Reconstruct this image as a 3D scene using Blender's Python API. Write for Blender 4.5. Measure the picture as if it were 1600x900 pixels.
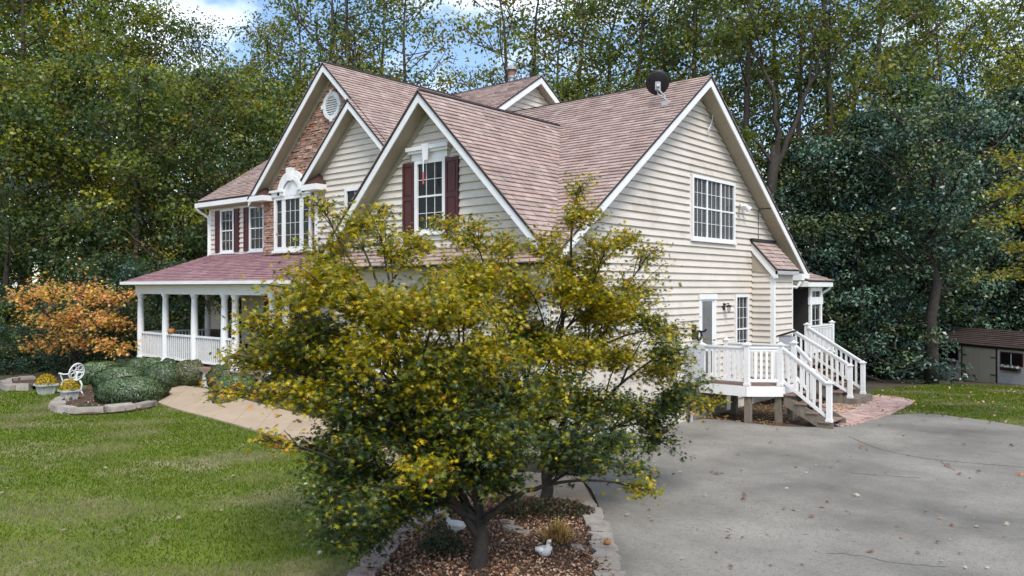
import bpy, bmesh, math, random
import numpy as np
from mathutils import Vector, Matrix
from mathutils.geometry import delaunay_2d_cdt

for o in list(bpy.data.objects): bpy.data.objects.remove(o)
scene = bpy.context.scene
COL = scene.collection
R = math.radians
random.seed(7); rng = np.random.default_rng(7)

# ------------------------------------------------------------------ camera, sky, sun, exposure
CAMH, FPX, HOR, YAW = 3.25, 1250.0, 449.0, R(40.4)
SY, CY = math.sin(YAW), math.cos(YAW)
cam_data = bpy.data.cameras.new('camera'); cam = bpy.data.objects.new('camera', cam_data); COL.objects.link(cam)
cam.location = (0, 0, CAMH); cam.rotation_euler = (R(90), 0, YAW)
cam_data.sensor_width = 36; cam_data.lens = 36 * FPX / 1600; cam_data.shift_y = -1 / 1600
cam_data.clip_start = 0.1; cam_data.clip_end = 3000
scene.camera = cam

SUN_DIR = Vector((0.62, -0.42, 0.95)).normalized()        # towards the sun
world = bpy.data.worlds.new('World'); scene.world = world; world.use_nodes = True
wn, wl = world.node_tree.nodes, world.node_tree.links
bg = wn['Background']; sky = wn.new('ShaderNodeTexSky'); sky.sky_type = 'NISHITA'; sky.sun_disc = False
sky.sun_elevation = math.asin(SUN_DIR.z); sky.sun_rotation = math.atan2(SUN_DIR.x, SUN_DIR.y)
sky.altitude = 50; sky.air_density = 1.0; sky.dust_density = 0.6; sky.ozone_density = 2.0
tcw = wn.new('ShaderNodeTexCoord'); mpw = wn.new('ShaderNodeMapping'); mpw.inputs['Scale'].default_value = (1, 1, 1.9)
nzw = wn.new('ShaderNodeTexNoise'); nzw.inputs['Scale'].default_value = 3.2; nzw.inputs['Detail'].default_value = 8; nzw.inputs['Roughness'].default_value = 0.56
crw = wn.new('ShaderNodeValToRGB'); crw.color_ramp.elements[0].position = 0.47; crw.color_ramp.elements[1].position = 0.66
mxw = wn.new('ShaderNodeMix'); mxw.data_type = 'RGBA'; mxw.inputs['B'].default_value = (9.5, 9.9, 10.6, 1)
wl.new(tcw.outputs['Generated'], mpw.inputs['Vector']); wl.new(mpw.outputs['Vector'], nzw.inputs['Vector'])
wl.new(nzw.outputs['Fac'], crw.inputs['Fac']); wl.new(crw.outputs['Color'], mxw.inputs['Factor'])
wl.new(sky.outputs['Color'], mxw.inputs['A']); wl.new(mxw.outputs['Result'], bg.inputs['Color'])
bg.inputs['Strength'].default_value = 0.13
sl = bpy.data.lights.new('sun', 'SUN'); sl.energy = 2.1; sl.angle = R(20); sl.color = (1, 0.95, 0.87)
so = bpy.data.objects.new('sun', sl); COL.objects.link(so); so.rotation_euler = (-SUN_DIR).to_track_quat('-Z', 'Y').to_euler()
so.location = SUN_DIR * 60
scene.view_settings.view_transform = 'Standard'; scene.view_settings.look = 'None'
scene.view_settings.exposure = 0.78; scene.view_settings.gamma = 1
scene.render.engine = 'CYCLES'
cy = scene.cycles; cy.max_bounces = 6; cy.diffuse_bounces = 3; cy.glossy_bounces = 2; cy.transmission_bounces = 4
cy.transparent_max_bounces = 6; cy.use_denoising = True; cy.caustics_reflective = False; cy.caustics_refractive = False

# ------------------------------------------------------------------ pixel helpers (a pixel gives a direction, the depth comes from what it touches)
def at(px, py, d):
    u = (px - 800) / FPX
    return Vector((d * (-SY + CY * u), d * (CY + SY * u), CAMH + (HOR - py) / FPX * d))
def gp(px, py, z=0.0):
    return at(px, py, (CAMH - z) * FPX / (py - HOR))
def gxy(px, py): p = gp(px, py); return (p.x, p.y)
def depth_right(x, y): return (-SY * x + CY * y, CY * x + SY * y)
def sstep(a, b, t): t = min(1, max(0, (t - a) / (b - a))); return t * t * (3 - 2 * t)
def ground_z(x, y):
    d, r = depth_right(x, y)
    z = -0.068 * max(0, d - 21.5) * sstep(8.5, 12, r)
    return max(z, -3.0) + 0.6 * sstep(30, 60, d) * (1 - sstep(5, 12, r)) + 0.22 * sstep(10.3, 11.9, y) * sstep(13.5, 15.5, -x)

# ------------------------------------------------------------------ materials
def nodes(name):
    m = bpy.data.materials.new(name); m.use_nodes = True
    return m, m.node_tree.nodes, m.node_tree.links, m.node_tree.nodes['Principled BSDF']
def mat(name, c1, c2=None, scale=6.0, rough=0.7, bump=0.0, bscale=40.0, piece=0.0, spec=0.4, stretch=(1, 1, 1), metallic=0.0, dirt=None, detail=6):
    m, n, l, p = nodes(name)
    p.inputs['Roughness'].default_value = rough; p.inputs['Specular IOR Level'].default_value = spec; p.inputs['Metallic'].default_value = metallic
    tc = n.new('ShaderNodeTexCoord'); mp = n.new('ShaderNodeMapping'); mp.inputs['Scale'].default_value = stretch
    geo = n.new('ShaderNodeNewGeometry')
    l.new(geo.outputs['Position'], mp.inputs['Vector'])
    nz = n.new('ShaderNodeTexNoise'); nz.inputs['Scale'].default_value = scale; nz.inputs['Detail'].default_value = detail; nz.inputs['Roughness'].default_value = 0.62
    l.new(mp.outputs['Vector'], nz.inputs['Vector'])
    rp = n.new('ShaderNodeValToRGB'); rp.color_ramp.elements[0].position = 0.32; rp.color_ramp.elements[1].position = 0.68
    c2 = c2 or tuple(x * 0.82 for x in c1)
    rp.color_ramp.elements[0].color = (*c2, 1); rp.color_ramp.elements[1].color = (*c1, 1)
    l.new(nz.outputs['Fac'], rp.inputs['Fac']); out = rp.outputs['Color']
    if dirt:
        dn = n.new('ShaderNodeTexNoise'); dn.inputs['Scale'].default_value = dirt[1]; dn.inputs['Detail'].default_value = 8; dn.inputs['Roughness'].default_value = 0.7
        l.new(geo.outputs['Position'], dn.inputs['Vector'])
        dr = n.new('ShaderNodeValToRGB'); dr.color_ramp.elements[0].position = dirt[2]; dr.color_ramp.elements[1].position = dirt[3]
        l.new(dn.outputs['Fac'], dr.inputs['Fac'])
        mx = n.new('ShaderNodeMix'); mx.data_type = 'RGBA'; mx.inputs['B'].default_value = (*dirt[0], 1)
        l.new(dr.outputs['Color'], mx.inputs['Factor']); l.new(out, mx.inputs['A']); out = mx.outputs['Result']
    if piece > 0:
        oi = n.new('ShaderNodeObjectInfo'); ad = n.new('ShaderNodeMath'); ad.operation = 'ADD'
        l.new(oi.outputs['Random'], ad.inputs[0]); l.new(geo.outputs['Random Per Island'], ad.inputs[1])
        fr = n.new('ShaderNodeMath'); fr.operation = 'FRACT'; l.new(ad.outputs[0], fr.inputs[0])
        mr = n.new('ShaderNodeMapRange'); mr.inputs['To Min'].default_value = 1 - piece; mr.inputs['To Max'].default_value = 1 + piece * 0.8
        l.new(fr.outputs[0], mr.inputs['Value'])
        hs = n.new('ShaderNodeHueSaturation'); l.new(mr.outputs['Result'], hs.inputs['Value']); l.new(out, hs.inputs['Color'])
        fr2 = n.new('ShaderNodeMath'); fr2.operation = 'MULTIPLY_ADD'; fr2.inputs[1].default_value = 7.31; fr2.inputs[2].default_value = 0
        l.new(fr.outputs[0], fr2.inputs[0]); fr3 = n.new('ShaderNodeMath'); fr3.operation = 'FRACT'; l.new(fr2.outputs[0], fr3.inputs[0])
        mr2 = n.new('ShaderNodeMapRange'); mr2.inputs['To Min'].default_value = 1 - piece * 0.8; mr2.inputs['To Max'].default_value = 1 + piece * 0.6
        l.new(fr3.outputs[0], mr2.inputs['Value']); l.new(mr2.outputs['Result'], hs.inputs['Saturation'])
        out = hs.outputs['Color']
    l.new(out, p.inputs['Base Color'])
    if bump > 0:
        bn = n.new('ShaderNodeTexNoise'); bn.inputs['Scale'].default_value = bscale; bn.inputs['Detail'].default_value = 5
        l.new(mp.outputs['Vector'], bn.inputs['Vector'])
        b = n.new('ShaderNodeBump'); b.inputs['Strength'].default_value = bump; b.inputs['Distance'].default_value = 0.02
        l.new(bn.outputs['Fac'], b.inputs['Height']); l.new(b.outputs['Normal'], p.inputs['Normal'])
    return m
def leafmat(name, trans=0.35, rough=0.42, spec=0.5, rnd=0.25):
    m, n, l, p = nodes(name)
    p.inputs['Roughness'].default_value = rough; p.inputs['Specular IOR Level'].default_value = spec
    at_ = n.new('ShaderNodeAttribute'); at_.attribute_name = 'Col'
    geo = n.new('ShaderNodeNewGeometry')
    tr = n.new('ShaderNodeBsdfTranslucent'); mx = n.new('ShaderNodeMixShader'); mx.inputs[0].default_value = trans
    hs = n.new('ShaderNodeHueSaturation'); hs.inputs['Value'].default_value = 1.35; hs.inputs['Saturation'].default_value = 1.1
    l.new(at_.outputs['Color'], p.inputs['Base Color']); l.new(at_.outputs['Color'], hs.inputs['Color']); l.new(hs.outputs['Color'], tr.inputs['Color'])
    l.new(p.outputs[0], mx.inputs[1]); l.new(tr.outputs[0], mx.inputs[2]); l.new(mx.outputs[0], n['Material Output'].inputs['Surface'])
    return m
def flatleaf(name, c, trans=0.3):
    m, n, l, p = nodes(name)
    oi = n.new('ShaderNodeObjectInfo'); hs = n.new('ShaderNodeHueSaturation'); hs.inputs['Color'].default_value = (*c, 1)
    mr = n.new('ShaderNodeMapRange'); mr.inputs['To Min'].default_value = 0.6; mr.inputs['To Max'].default_value = 1.3
    l.new(oi.outputs['Random'], mr.inputs['Value']); l.new(mr.outputs['Result'], hs.inputs['Value'])
    p.inputs['Roughness'].default_value = 0.4
    tr = n.new('ShaderNodeBsdfTranslucent'); mx = n.new('ShaderNodeMixShader'); mx.inputs[0].default_value = trans
    l.new(hs.outputs['Color'], p.inputs['Base Color']); l.new(hs.outputs['Color'], tr.inputs['Color'])
    l.new(p.outputs[0], mx.inputs[1]); l.new(tr.outputs[0], mx.inputs[2]); l.new(mx.outputs[0], n['Material Output'].inputs['Surface'])
    return m
def glassmat(name, tint, alpha):
    m, n, l, p = nodes(name)
    p.inputs['Base Color'].default_value = (*tint, 1); p.inputs['Roughness'].default_value = 0.04; p.inputs['Specular IOR Level'].default_value = 0.22
    if alpha < 1:
        t = n.new('ShaderNodeBsdfTransparent'); mx = n.new('ShaderNodeMixShader'); mx.inputs[0].default_value = alpha
        l.new(t.outputs[0], mx.inputs[1]); l.new(p.outputs[0], mx.inputs[2]); l.new(mx.outputs[0], n['Material Output'].inputs['Surface'])
    return m
M = {
 'siding': mat('cream vinyl siding', (0.66, 0.60, 0.52), (0.575, 0.515, 0.44), 1.1, 0.55, 0.04, 60, stretch=(1, 1, 2.2), dirt=((0.40, 0.35, 0.28), 0.9, 0.56, 0.80), piece=0.03),
 'white': mat('white painted trim', (0.80, 0.80, 0.79), (0.71, 0.71, 0.69), 2.0, 0.45, 0.03, 50),
 'soffit': mat('shaded cream vinyl soffit', (0.37, 0.33, 0.25), (0.31, 0.275, 0.205), 3.0, 0.6),  # siding cream, darkened in the colour to carry the shade under the eaves
 'shingle': mat('faded pink asphalt shingle', (0.405, 0.31, 0.275), (0.33, 0.245, 0.215), 2.2, 0.9, 0.35, 140, piece=0.17, dirt=((0.19, 0.14, 0.13), 0.7, 0.55, 0.85), spec=0.15),
 'shingle_porch': mat('faded mauve porch shingle', (0.36, 0.215, 0.225), (0.28, 0.16, 0.17), 2.2, 0.85, 0.35, 140, piece=0.12, spec=0.2),
 'roofbase': mat('dark shingle edge', (0.035, 0.025, 0.025), rough=0.9),
 'stone': mat('red brown stacked stone', (0.47, 0.285, 0.21), (0.34, 0.19, 0.135), 9.0, 0.9, 0.6, 30, piece=0.34),
 'mortar': mat('dark mortar', (0.10, 0.07, 0.055), rough=0.95),
 'shutter': mat('burgundy shutter paint', (0.075, 0.018, 0.018), (0.06, 0.014, 0.014), 5, 0.5),
 'copper': mat('brown metal cap', (0.085, 0.04, 0.035), (0.06, 0.028, 0.025), 8, 0.45, spec=0.5),
 'glass': glassmat('dark window glass', (0.016, 0.013, 0.012), 1.0),
 'glass2': glassmat('clear window glass', (0.03, 0.035, 0.04), 0.35),
 'interior': mat('dim interior', (0.03, 0.028, 0.026), rough=0.9),
 'curtain': mat('dim red brown interior', (0.10, 0.045, 0.03), (0.05, 0.025, 0.02), 4, 0.9),
 'louvre': mat('grey white louvre', (0.20, 0.21, 0.21), rough=0.6),
 'wood': mat('weathered grey timber', (0.22, 0.185, 0.145), (0.13, 0.115, 0.09), 3.0, 0.85, 0.4, 60, stretch=(3, 3, 0.6)),
 'tread': mat('weathered tread boards', (0.30, 0.20, 0.16), (0.20, 0.14, 0.11), 4.0, 0.8, 0.3, 60),
 'darkwood': mat('dark stained wood', (0.03, 0.02, 0.015), rough=0.6),
 'black': mat('black metal', (0.012, 0.012, 0.013), rough=0.5),
 'grey': mat('grey metal', (0.42, 0.43, 0.45), (0.36, 0.37, 0.39), 5, 0.5),
 'galv': mat('galvanised metal', (0.45, 0.45, 0.46), (0.30, 0.28, 0.27), 12, 0.4, metallic=0.7),
 'rust': mat('rusty metal', (0.30, 0.15, 0.08), (0.18, 0.10, 0.07), 14, 0.7),
 'asphalt': mat('weathered asphalt', (0.32, 0.30, 0.265), (0.125, 0.118, 0.105), 0.36, 0.95, 1.0, 60, dirt=((0.13, 0.123, 0.11), 22.0, 0.50, 0.74), spec=0.25, detail=10),
 'crack': mat('tar filled crack', (0.12, 0.115, 0.105), rough=0.9),
 'concrete': mat('tan concrete', (0.43, 0.335, 0.24), (0.36, 0.275, 0.195), 1.4, 0.85, 0.25, 120, dirt=((0.30, 0.25, 0.20), 3.0, 0.58, 0.8)),
 'paver': mat('pink brick paver', (0.46, 0.32, 0.275), (0.37, 0.245, 0.21), 4, 0.9, 0.35, 90, piece=0.25),
 'paverbase': mat('paver joint sand', (0.15, 0.10, 0.085), rough=0.95),
 'flag': mat('grey tan flagstone', (0.36, 0.32, 0.28), (0.25, 0.22, 0.19), 6, 0.85, 0.6, 30, piece=0.2),
 'flagpink': mat('pink grey flagstone', (0.38, 0.29, 0.27), (0.28, 0.21, 0.20), 6, 0.85, 0.5, 30, piece=0.15),
 'mulch': mat('brown mulch', (0.115, 0.07, 0.05), (0.045, 0.028, 0.02), 14, 0.95, 1.0, 55),
 'soil': mat('woodland floor', (0.085, 0.065, 0.035), (0.04, 0.034, 0.02), 1.3, 0.95, 0.8, 25),
 'lawn': mat('patchy lawn', (0.125, 0.165, 0.012), (0.08, 0.115, 0.010), 0.9, 0.95, 0.9, 45, dirt=((0.25, 0.22, 0.12), 0.6, 0.50, 0.68)),
 'bark': mat('grey brown bark', (0.11, 0.085, 0.065), (0.05, 0.04, 0.032), 5, 0.95, 0.9, 22, stretch=(3, 3, 0.7)),
 'barkdark': mat('dark smooth bark', (0.05, 0.040, 0.032), (0.022, 0.018, 0.015), 9, 0.9, 0.8, 26),
 'leaf': leafmat('leaf', 0.45), 'leafgloss': leafmat('glossy leaf', 0.12, 0.34, 0.6), 'leafmaple': leafmat('maple leaf', 0.42, 0.36, 0.5),
 'litter': leafmat('dead leaves', 0.1, 0.8, 0.2), 'grassblade': leafmat('grass', 0.35, 0.7, 0.08),
 'plaster': mat('white cast ornament', (0.72, 0.72, 0.70), (0.55, 0.55, 0.54), 6, 0.7),
 'terra': mat('grey white planter', (0.50, 0.50, 0.48), (0.38, 0.38, 0.36), 8, 0.8),
 'shedwall': mat('pale shed boards', (0.62, 0.62, 0.60), (0.52, 0.52, 0.50), 3, 0.8),
 'sheddoor': mat('tan shed door', (0.48, 0.43, 0.34), (0.42, 0.37, 0.29), 3, 0.8),
 'shedroof': mat('brown shed shingle', (0.06, 0.04, 0.034), (0.04, 0.026, 0.022), 4, 0.95, piece=0.15),  # brown lowered towards black, shade of overhanging boughs put into the colour
 'leafind': flatleaf('yellow maple leaf', (0.30, 0.25, 0.015), 0.4), 'leafind2': flatleaf('olive maple leaf', (0.13, 0.16, 0.02), 0.4),
 'fallen': flatleaf('brown fallen leaf', (0.20, 0.10, 0.05), 0.05), 'fallen2': flatleaf('pale fallen leaf', (0.40, 0.33, 0.25), 0.05),
 'fallen3': flatleaf('orange fallen leaf', (0.42, 0.15, 0.04), 0.05),
 'red': mat('pink red ribbon', (0.55, 0.12, 0.14), rough=0.6),
 'cushion': mat('black and white cushion', (0.55, 0.53, 0.52), (0.04, 0.04, 0.045), 14, 0.9, detail=0),
 'pumpkin': mat('orange pumpkin', (0.42, 0.18, 0.05), (0.34, 0.13, 0.03), 8, 0.6),
}

# ------------------------------------------------------------------ mesh helpers
def tag(o, label=None, cat=None, group=None, kind=None):
    if label: o['label'] = label
    if cat: o['category'] = cat
    if group: o['group'] = group
    if kind: o['kind'] = kind
    return o
def empty(name, loc, label=None, cat=None, group=None, rz=0):
    o = bpy.data.objects.new(name, None); COL.objects.link(o); o.location = loc; o.rotation_euler = (0, 0, rz); o.empty_display_size = 0.2
    return tag(o, label, cat, group)
def root_loc(p):
    v = Vector((0, 0, 0))
    while p is not None: v = v + Vector(p.location); p = p.parent
    return v
def link(name, me, m, parent=None, loc=None):
    o = bpy.data.objects.new(name, me); COL.objects.link(o)
    if m is not None and len(me.materials) == 0: me.materials.append(M[m] if isinstance(m, str) else m)
    if parent is not None: o.parent = parent
    if loc is not None: o.location = Vector(loc) - (root_loc(parent) if parent else Vector())
    return o
class MB:
    def __init__(s): s.v = []; s.f = []
    def add(s, vs, fs):
        k = len(s.v); s.v += [tuple(x) for x in vs]; s.f += [tuple(i + k for i in f) for f in fs]; return s
    def hexa(s, p):   # p: 4 bottom ring, 4 top ring
        return s.add(p, [(3, 2, 1, 0), (4, 5, 6, 7), (0, 1, 5, 4), (1, 2, 6, 5), (2, 3, 7, 6), (3, 0, 4, 7)])
    def box(s, a, b):
        (x0, y0, z0), (x1, y1, z1) = a, b
        return s.hexa([(x0, y0, z0), (x1, y0, z0), (x1, y1, z0), (x0, y1, z0), (x0, y0, z1), (x1, y0, z1), (x1, y1, z1), (x0, y1, z1)])
    def bar(s, p, q, w, h, up=(0, 0, 1)):   # rectangular bar from p to q
        p, q = Vector(p), Vector(q); d = (q - p).normalized(); up = Vector(up)
        if abs(d.dot(up)) > 0.98: up = Vector((1, 0, 0))
        sd = d.cross(up).normalized() * w / 2; u = sd.cross(d).normalized() * h / 2
        return s.hexa([p - sd - u, p + sd - u, p + sd + u, p - sd + u, q - sd - u, q + sd - u, q + sd + u, q - sd + u])
    def tube(s, pts, rad, seg=6, cap=True):
        pts = [Vector(p) for p in pts]; n = len(pts)
        if not hasattr(rad, '__len__'): rad = [rad] * n
        k = len(s.v); ref = None
        for i in range(n):
            d = (pts[min(i + 1, n - 1)] - pts[max(i - 1, 0)])
            if d.length < 1e-9: d = Vector((0, 0, 1))
            d.normalize()
            if ref is None or abs(ref.dot(d)) > 0.95: ref = Vector((1, 0, 0)) if abs(d.x) < 0.8 else Vector((0, 1, 0))
            a = (ref - d * ref.dot(d)).normalized(); ref = a; b = d.cross(a)
            for j in range(seg):
                t = 2 * math.pi * j / seg; s.v.append(tuple(pts[i] + (a * math.cos(t) + b * math.sin(t)) * rad[i]))
        for i in range(n - 1):
            for j in range(seg):
                j2 = (j + 1) % seg; s.f.append((k + i * seg + j, k + i * seg + j2, k + (i + 1) * seg + j2, k + (i + 1) * seg + j))
        if cap: s.f.append(tuple(k + j for j in range(seg))[::-1]); s.f.append(tuple(k + (n - 1) * seg + j for j in range(seg)))
        return s
    def lathe(s, prof, c, seg=16):   # prof: (r, z)
        return s.tube([(c[0], c[1], c[2] + z) for r, z in prof], [max(r, 1e-4) for r, z in prof], seg)
    def prism(s, poly, off):  # poly: list of 3d points, off vector
        off = Vector(off); n = len(poly); k = len(s.v)
        s.v += [tuple(Vector(p)) for p in poly] + [tuple(Vector(p) + off) for p in poly]
        s.f.append(tuple(range(k + n - 1, k - 1, -1))); s.f.append(tuple(range(k + n, k + 2 * n)))
        for i in range(n): j = (i + 1) % n; s.f.append((k + i, k + j, k + n + j, k + n + i))
        return s
    def mesh(s, name, off=(0, 0, 0), smooth=False):
        me = bpy.data.meshes.new(name); ox, oy, oz = off
        me.from_pydata([(x - ox, y - oy, z - oz) for x, y, z in s.v], [], s.f)
        if smooth: me.polygons.foreach_set('use_smooth', [True] * len(me.polygons))
        bm = bmesh.new(); bm.from_mesh(me); bmesh.ops.recalc_face_normals(bm, faces=bm.faces); bm.to_mesh(me); bm.free()
        me.update(); return me
    def build(s, name, m, parent=None, smooth=False):
        return link(name, s.mesh(name, root_loc(parent) if parent else (0, 0, 0), smooth), m, parent)
def fast_mesh(name, V, F, colors=None):   # V (n,3), F (m,k) constant k
    me = bpy.data.meshes.new(name); n, k = F.shape
    me.vertices.add(len(V)); me.vertices.foreach_set('co', V.astype(np.float32).ravel())
    me.loops.add(n * k); me.loops.foreach_set('vertex_index', F.astype(np.int32).ravel())
    me.polygons.add(n); me.polygons.foreach_set('loop_start', np.arange(0, n * k, k, dtype=np.int32))
    me.update(calc_edges=True)
    if colors is not None:
        a = me.color_attributes.new('Col', 'FLOAT_COLOR', 'POINT')
        c = np.ones((len(V), 4), np.float32); c[:, :3] = np.clip(colors, 0.003, 1); a.data.foreach_set('color', c.ravel())
    return me

class Frame:   # a wall plane: a along the wall, n outwards, z up
    def __init__(s, A, N, base): s.A, s.N, s.b = Vector(A), Vector(N), base
    def p(s, a, n, z): return s.A * a + s.N * (s.b + n) + Vector((0, 0, z))
    def box(s, mb, a0, a1, n0, n1, z0, z1):
        P = s.p
        return mb.hexa([P(a0, n0, z0), P(a1, n0, z0), P(a1, n1, z0), P(a0, n1, z0), P(a0, n0, z1), P(a1, n0, z1), P(a1, n1, z1), P(a0, n1, z1)])
    def prism(s, mb, poly, n0, n1): return mb.prism([s.p(a, n0, z) for a, z in poly], s.N * (n1 - n0))
def front(y0): return Frame((1, 0, 0), (0, -1, 0), -y0)
def right(x0): return Frame((0, 1, 0), (1, 0, 0), x0)
def left(x0): return Frame((0, 1, 0), (-1, 0, 0), -x0)

def inside(poly, x, y):
    c = False; n = len(poly)
    for i in range(n):
        x0, y0 = poly[i]; x1, y1 = poly[(i + 1) % n]
        if (y0 > y) != (y1 > y) and x < (x1 - x0) * (y - y0) / (y1 - y0) + x0: c = not c
    return c
def inside_np(poly, X, Y):
    c = np.zeros(len(X), bool); n = len(poly)
    for i in range(n):
        x0, y0 = poly[i]; x1, y1 = poly[(i + 1) % n]
        if abs(y1 - y0) < 1e-9: continue
        c ^= ((y0 > Y) != (y1 > Y)) & (X < (x1 - x0) * (Y - y0) / (y1 - y0) + x0)
    return c
def sheet(name, poly, dz, m, res=1.0, parent=None, bumpy=0.0):
    xs = [p[0] for p in poly]; ys = [p[1] for p in poly]; pts = [Vector(p) for p in poly]; n = len(pts)
    X = np.arange(min(xs) + res * .37, max(xs), res); Y = np.arange(min(ys) + res * .41, max(ys), res)
    for x in X:
        for y in Y:
            if inside(poly, x, y): pts.append(Vector((x, y)))
    r = delaunay_2d_cdt(pts, [(i, (i + 1) % n) for i in range(n)], [list(range(n))], 1, 1e-4)
    vs = [(v.x, v.y, ground_z(v.x, v.y) + dz + (random.uniform(-bumpy, bumpy) if i >= n else 0)) for i, v in enumerate(r[0])]
    me = bpy.data.meshes.new(name); me.from_pydata(vs, [], [tuple(f) for f in r[2]])
    bm = bmesh.new(); bm.from_mesh(me); bmesh.ops.recalc_face_normals(bm, faces=bm.faces)
    for f in bm.faces:
        if f.normal.z < 0: f.normal_flip()
    bm.to_mesh(me); bm.free(); me.polygons.foreach_set('use_smooth', [True] * len(me.polygons))
    return link(name, me, m, parent)
def smooth_line(pts, k=6, closed=False):
    out = []; n = len(pts)
    for i in range(n if closed else n - 1):
        p0, p1, p2, p3 = (pts[(i - 1) % n] if closed else pts[max(i - 1, 0)]), pts[i], pts[(i + 1) % n], (pts[(i + 2) % n] if closed else pts[min(i + 2, n - 1)])
        for j in range(k):
            t = j / k
            out.append(tuple(0.5 * ((2 * b) + (c - a) * t + (2 * a - 5 * b + 4 * c - d) * t * t + (3 * b - a - 3 * c + d) * t ** 3) for a, b, c, d in zip(p0, p1, p2, p3)))
    if not closed: out.append(tuple(pts[-1]))
    return out

# ------------------------------------------------------------------ the ground, drive, walk, lawn
def big_ground():
    xs = np.concatenate([np.arange(-180, -45, 9), np.arange(-45, 30, 1.5), np.arange(30, 181, 9)]); ys = np.concatenate([np.arange(-60, -6, 9), np.arange(-6, 60, 1.5), np.arange(60, 241, 9)])
    V = np.array([(x, y, ground_z(x, y)) for y in ys for x in xs]); nx = len(xs); F = []
    for j in range(len(ys) - 1):
        for i in range(nx - 1): F.append((j * nx + i, j * nx + i + 1, (j + 1) * nx + i + 1, (j + 1) * nx + i))
    me = fast_mesh('ground', V, np.array(F)); me.polygons.foreach_set('use_smooth', [True] * len(me.polygons))
    return tag(link('ground', me, 'soil'), 'brown leaf covered woodland ground under the trees', kind='structure')
big_ground()
def wxy(px, d): p = at(px, HOR, d); return (p.x, p.y)
LAWN_L = [gxy(-1200, 613), gxy(0, 613), gxy(90, 607), gxy(300, 600), gxy(500, 640), gxy(720, 690), gxy(800, 760), gxy(650, 830), gxy(560, 910), gxy(500, 1300), gxy(-2600, 1300)]
LAWN_R = [gxy(1345, 636), gxy(1400, 652), gxy(1520, 662), gxy(1600, 674), gxy(1750, 696), gxy(2000, 730), wxy(2000, 24), wxy(1700, 33), wxy(1600, 31.5), wxy(1460, 33.5), wxy(1380, 30), wxy(1340, 26)]
DRIVE = [gxy(1040, 1400), gxy(985, 1000)] + smooth_line([gxy(*p) for p in [(968, 910), (958, 860), (945, 820), (934, 790), (922, 765), (905, 745), (915, 715), (960, 690), (1010, 673), (1060, 658), (1120, 657), (1180, 664), (1240, 669), (1310, 669)]], 3) + \
        smooth_line([gxy(*p) for p in [(1380, 652), (1440, 648), (1520, 656), (1600, 668), (1750, 690)]], 3) + [gxy(2300, 800), gxy(2300, 1400)]
tag(sheet('lawn', LAWN_L, 0.012, 'lawn', 1.2), kind='structure'); tag(sheet('lawn', LAWN_R, 0.012, 'lawn', 1.2), kind='structure')
drive = tag(sheet('driveway', DRIVE, 0.03, 'asphalt', 1.5), kind='structure')
def ribbon(mb, pts, w, z, jit=0.3):
    pr = None
    for i, p in enumerate(pts):
        q0, q1 = pts[max(i - 1, 0)], pts[min(i + 1, len(pts) - 1)]
        d = Vector((q1[0] - q0[0], q1[1] - q0[1])).normalized(); n = Vector((-d.y, d.x)) * w * 0.5 * random.uniform(1 - jit, 1 + jit)
        c = Vector(p[:2]); cur = ((c + n).to_tuple() + (z,), (c - n).to_tuple() + (z,))
        if pr: mb.add([pr[0], pr[1], cur[1], cur[0]], [(0, 1, 2, 3)])
        pr = cur
for w, line in [(0.022, [(1325, 684), (1372, 703), (1420, 714), (1470, 722), (1530, 727), (1600, 733), (1700, 742)]), (0.02, [(1470, 722), (1478, 731), (1492, 738)]),
                (0.02, [(1330, 742), (1380, 746), (1440, 750)]), (0.012, [(1290, 868), (1340, 872), (1400, 884), (1480, 890)])]:
    mb = MB(); pts = smooth_line([gxy(*p) for p in line], 6); pts = [(x + random.uniform(-.015, .015), y + random.uniform(-.015, .015)) for x, y in pts]
    ribbon(mb, pts, w, 0.034); mb.build('crack', 'crack', drive)

# concrete walk from the drive to the porch, poured in slabs
WF = smooth_line([gxy(*p) for p in [(928, 789), (800, 777), (640, 745), (480, 700), (400, 676), (330, 656), (280, 643), (246, 632)]], 6)
WB = smooth_line([gxy(*p) for p in [(905, 748), (800, 738), (660, 705), (520, 672), (430, 651), (370, 636), (335, 624), (262, 613)]], 6)
WALK = WF + WB[::-1]
walk = tag(bpy.data.objects.new('walkway', None), kind='structure'); COL.objects.link(walk)
for i in range(0, len(WF) - 1, 3):
    j = min(i + 3, len(WF) - 1)
    poly = WF[i:j + 1] + WB[i:j + 1][::-1]
    c = Vector((sum(p[0] for p in poly) / len(poly), sum(p[1] for p in poly) / len(poly)))
    poly = [tuple(c + (Vector(p) - c) * 0.992) for p in poly]
    MB().prism([(x, y, ground_z(x, y) - 0.02) for x, y in poly], (0, 0, 0.075)).build('walk_slab', 'concrete', walk)

# brick paver landing at the foot of the steps
PAV = smooth_line([gxy(*p) for p in [(1310, 668), (1360, 660), (1400, 646), (1424, 631), (1426, 622), (1412, 613), (1375, 606), (1335, 612), (1290, 632), (1272, 650)]], 4, True)
pav = tag(sheet('brick_landing', PAV, 0.034, 'paverbase', 1.0), kind='structure')
bme = MB().box((-0.126, -0.062, -0.03), (0.126, 0.062, 0.012)).mesh('brick'); nb = 0
pc = Vector((sum(p[0] for p in PAV) / len(PAV), sum(p[1] for p in PAV) / len(PAV)))
for j in range(-45, 46):
    for i in range(-24, 25):
        x = pc.x + (i + 0.5 * (j % 2)) * 0.264; y = pc.y + j * 0.134
        if all(inside(PAV, x + dx, y + dy) for dx, dy in ((.13, .08), (-.13, .08), (.13, -.08), (-.13, -.08))) and nb < 320:
            o = link('brick', bme, 'paver', pav, (x, y, ground_z(x, y) + 0.038 + random.uniform(-.003, .003))); o.rotation_euler = (0, 0, random.uniform(-.02, .02)); nb += 1
rim = MB()
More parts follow.
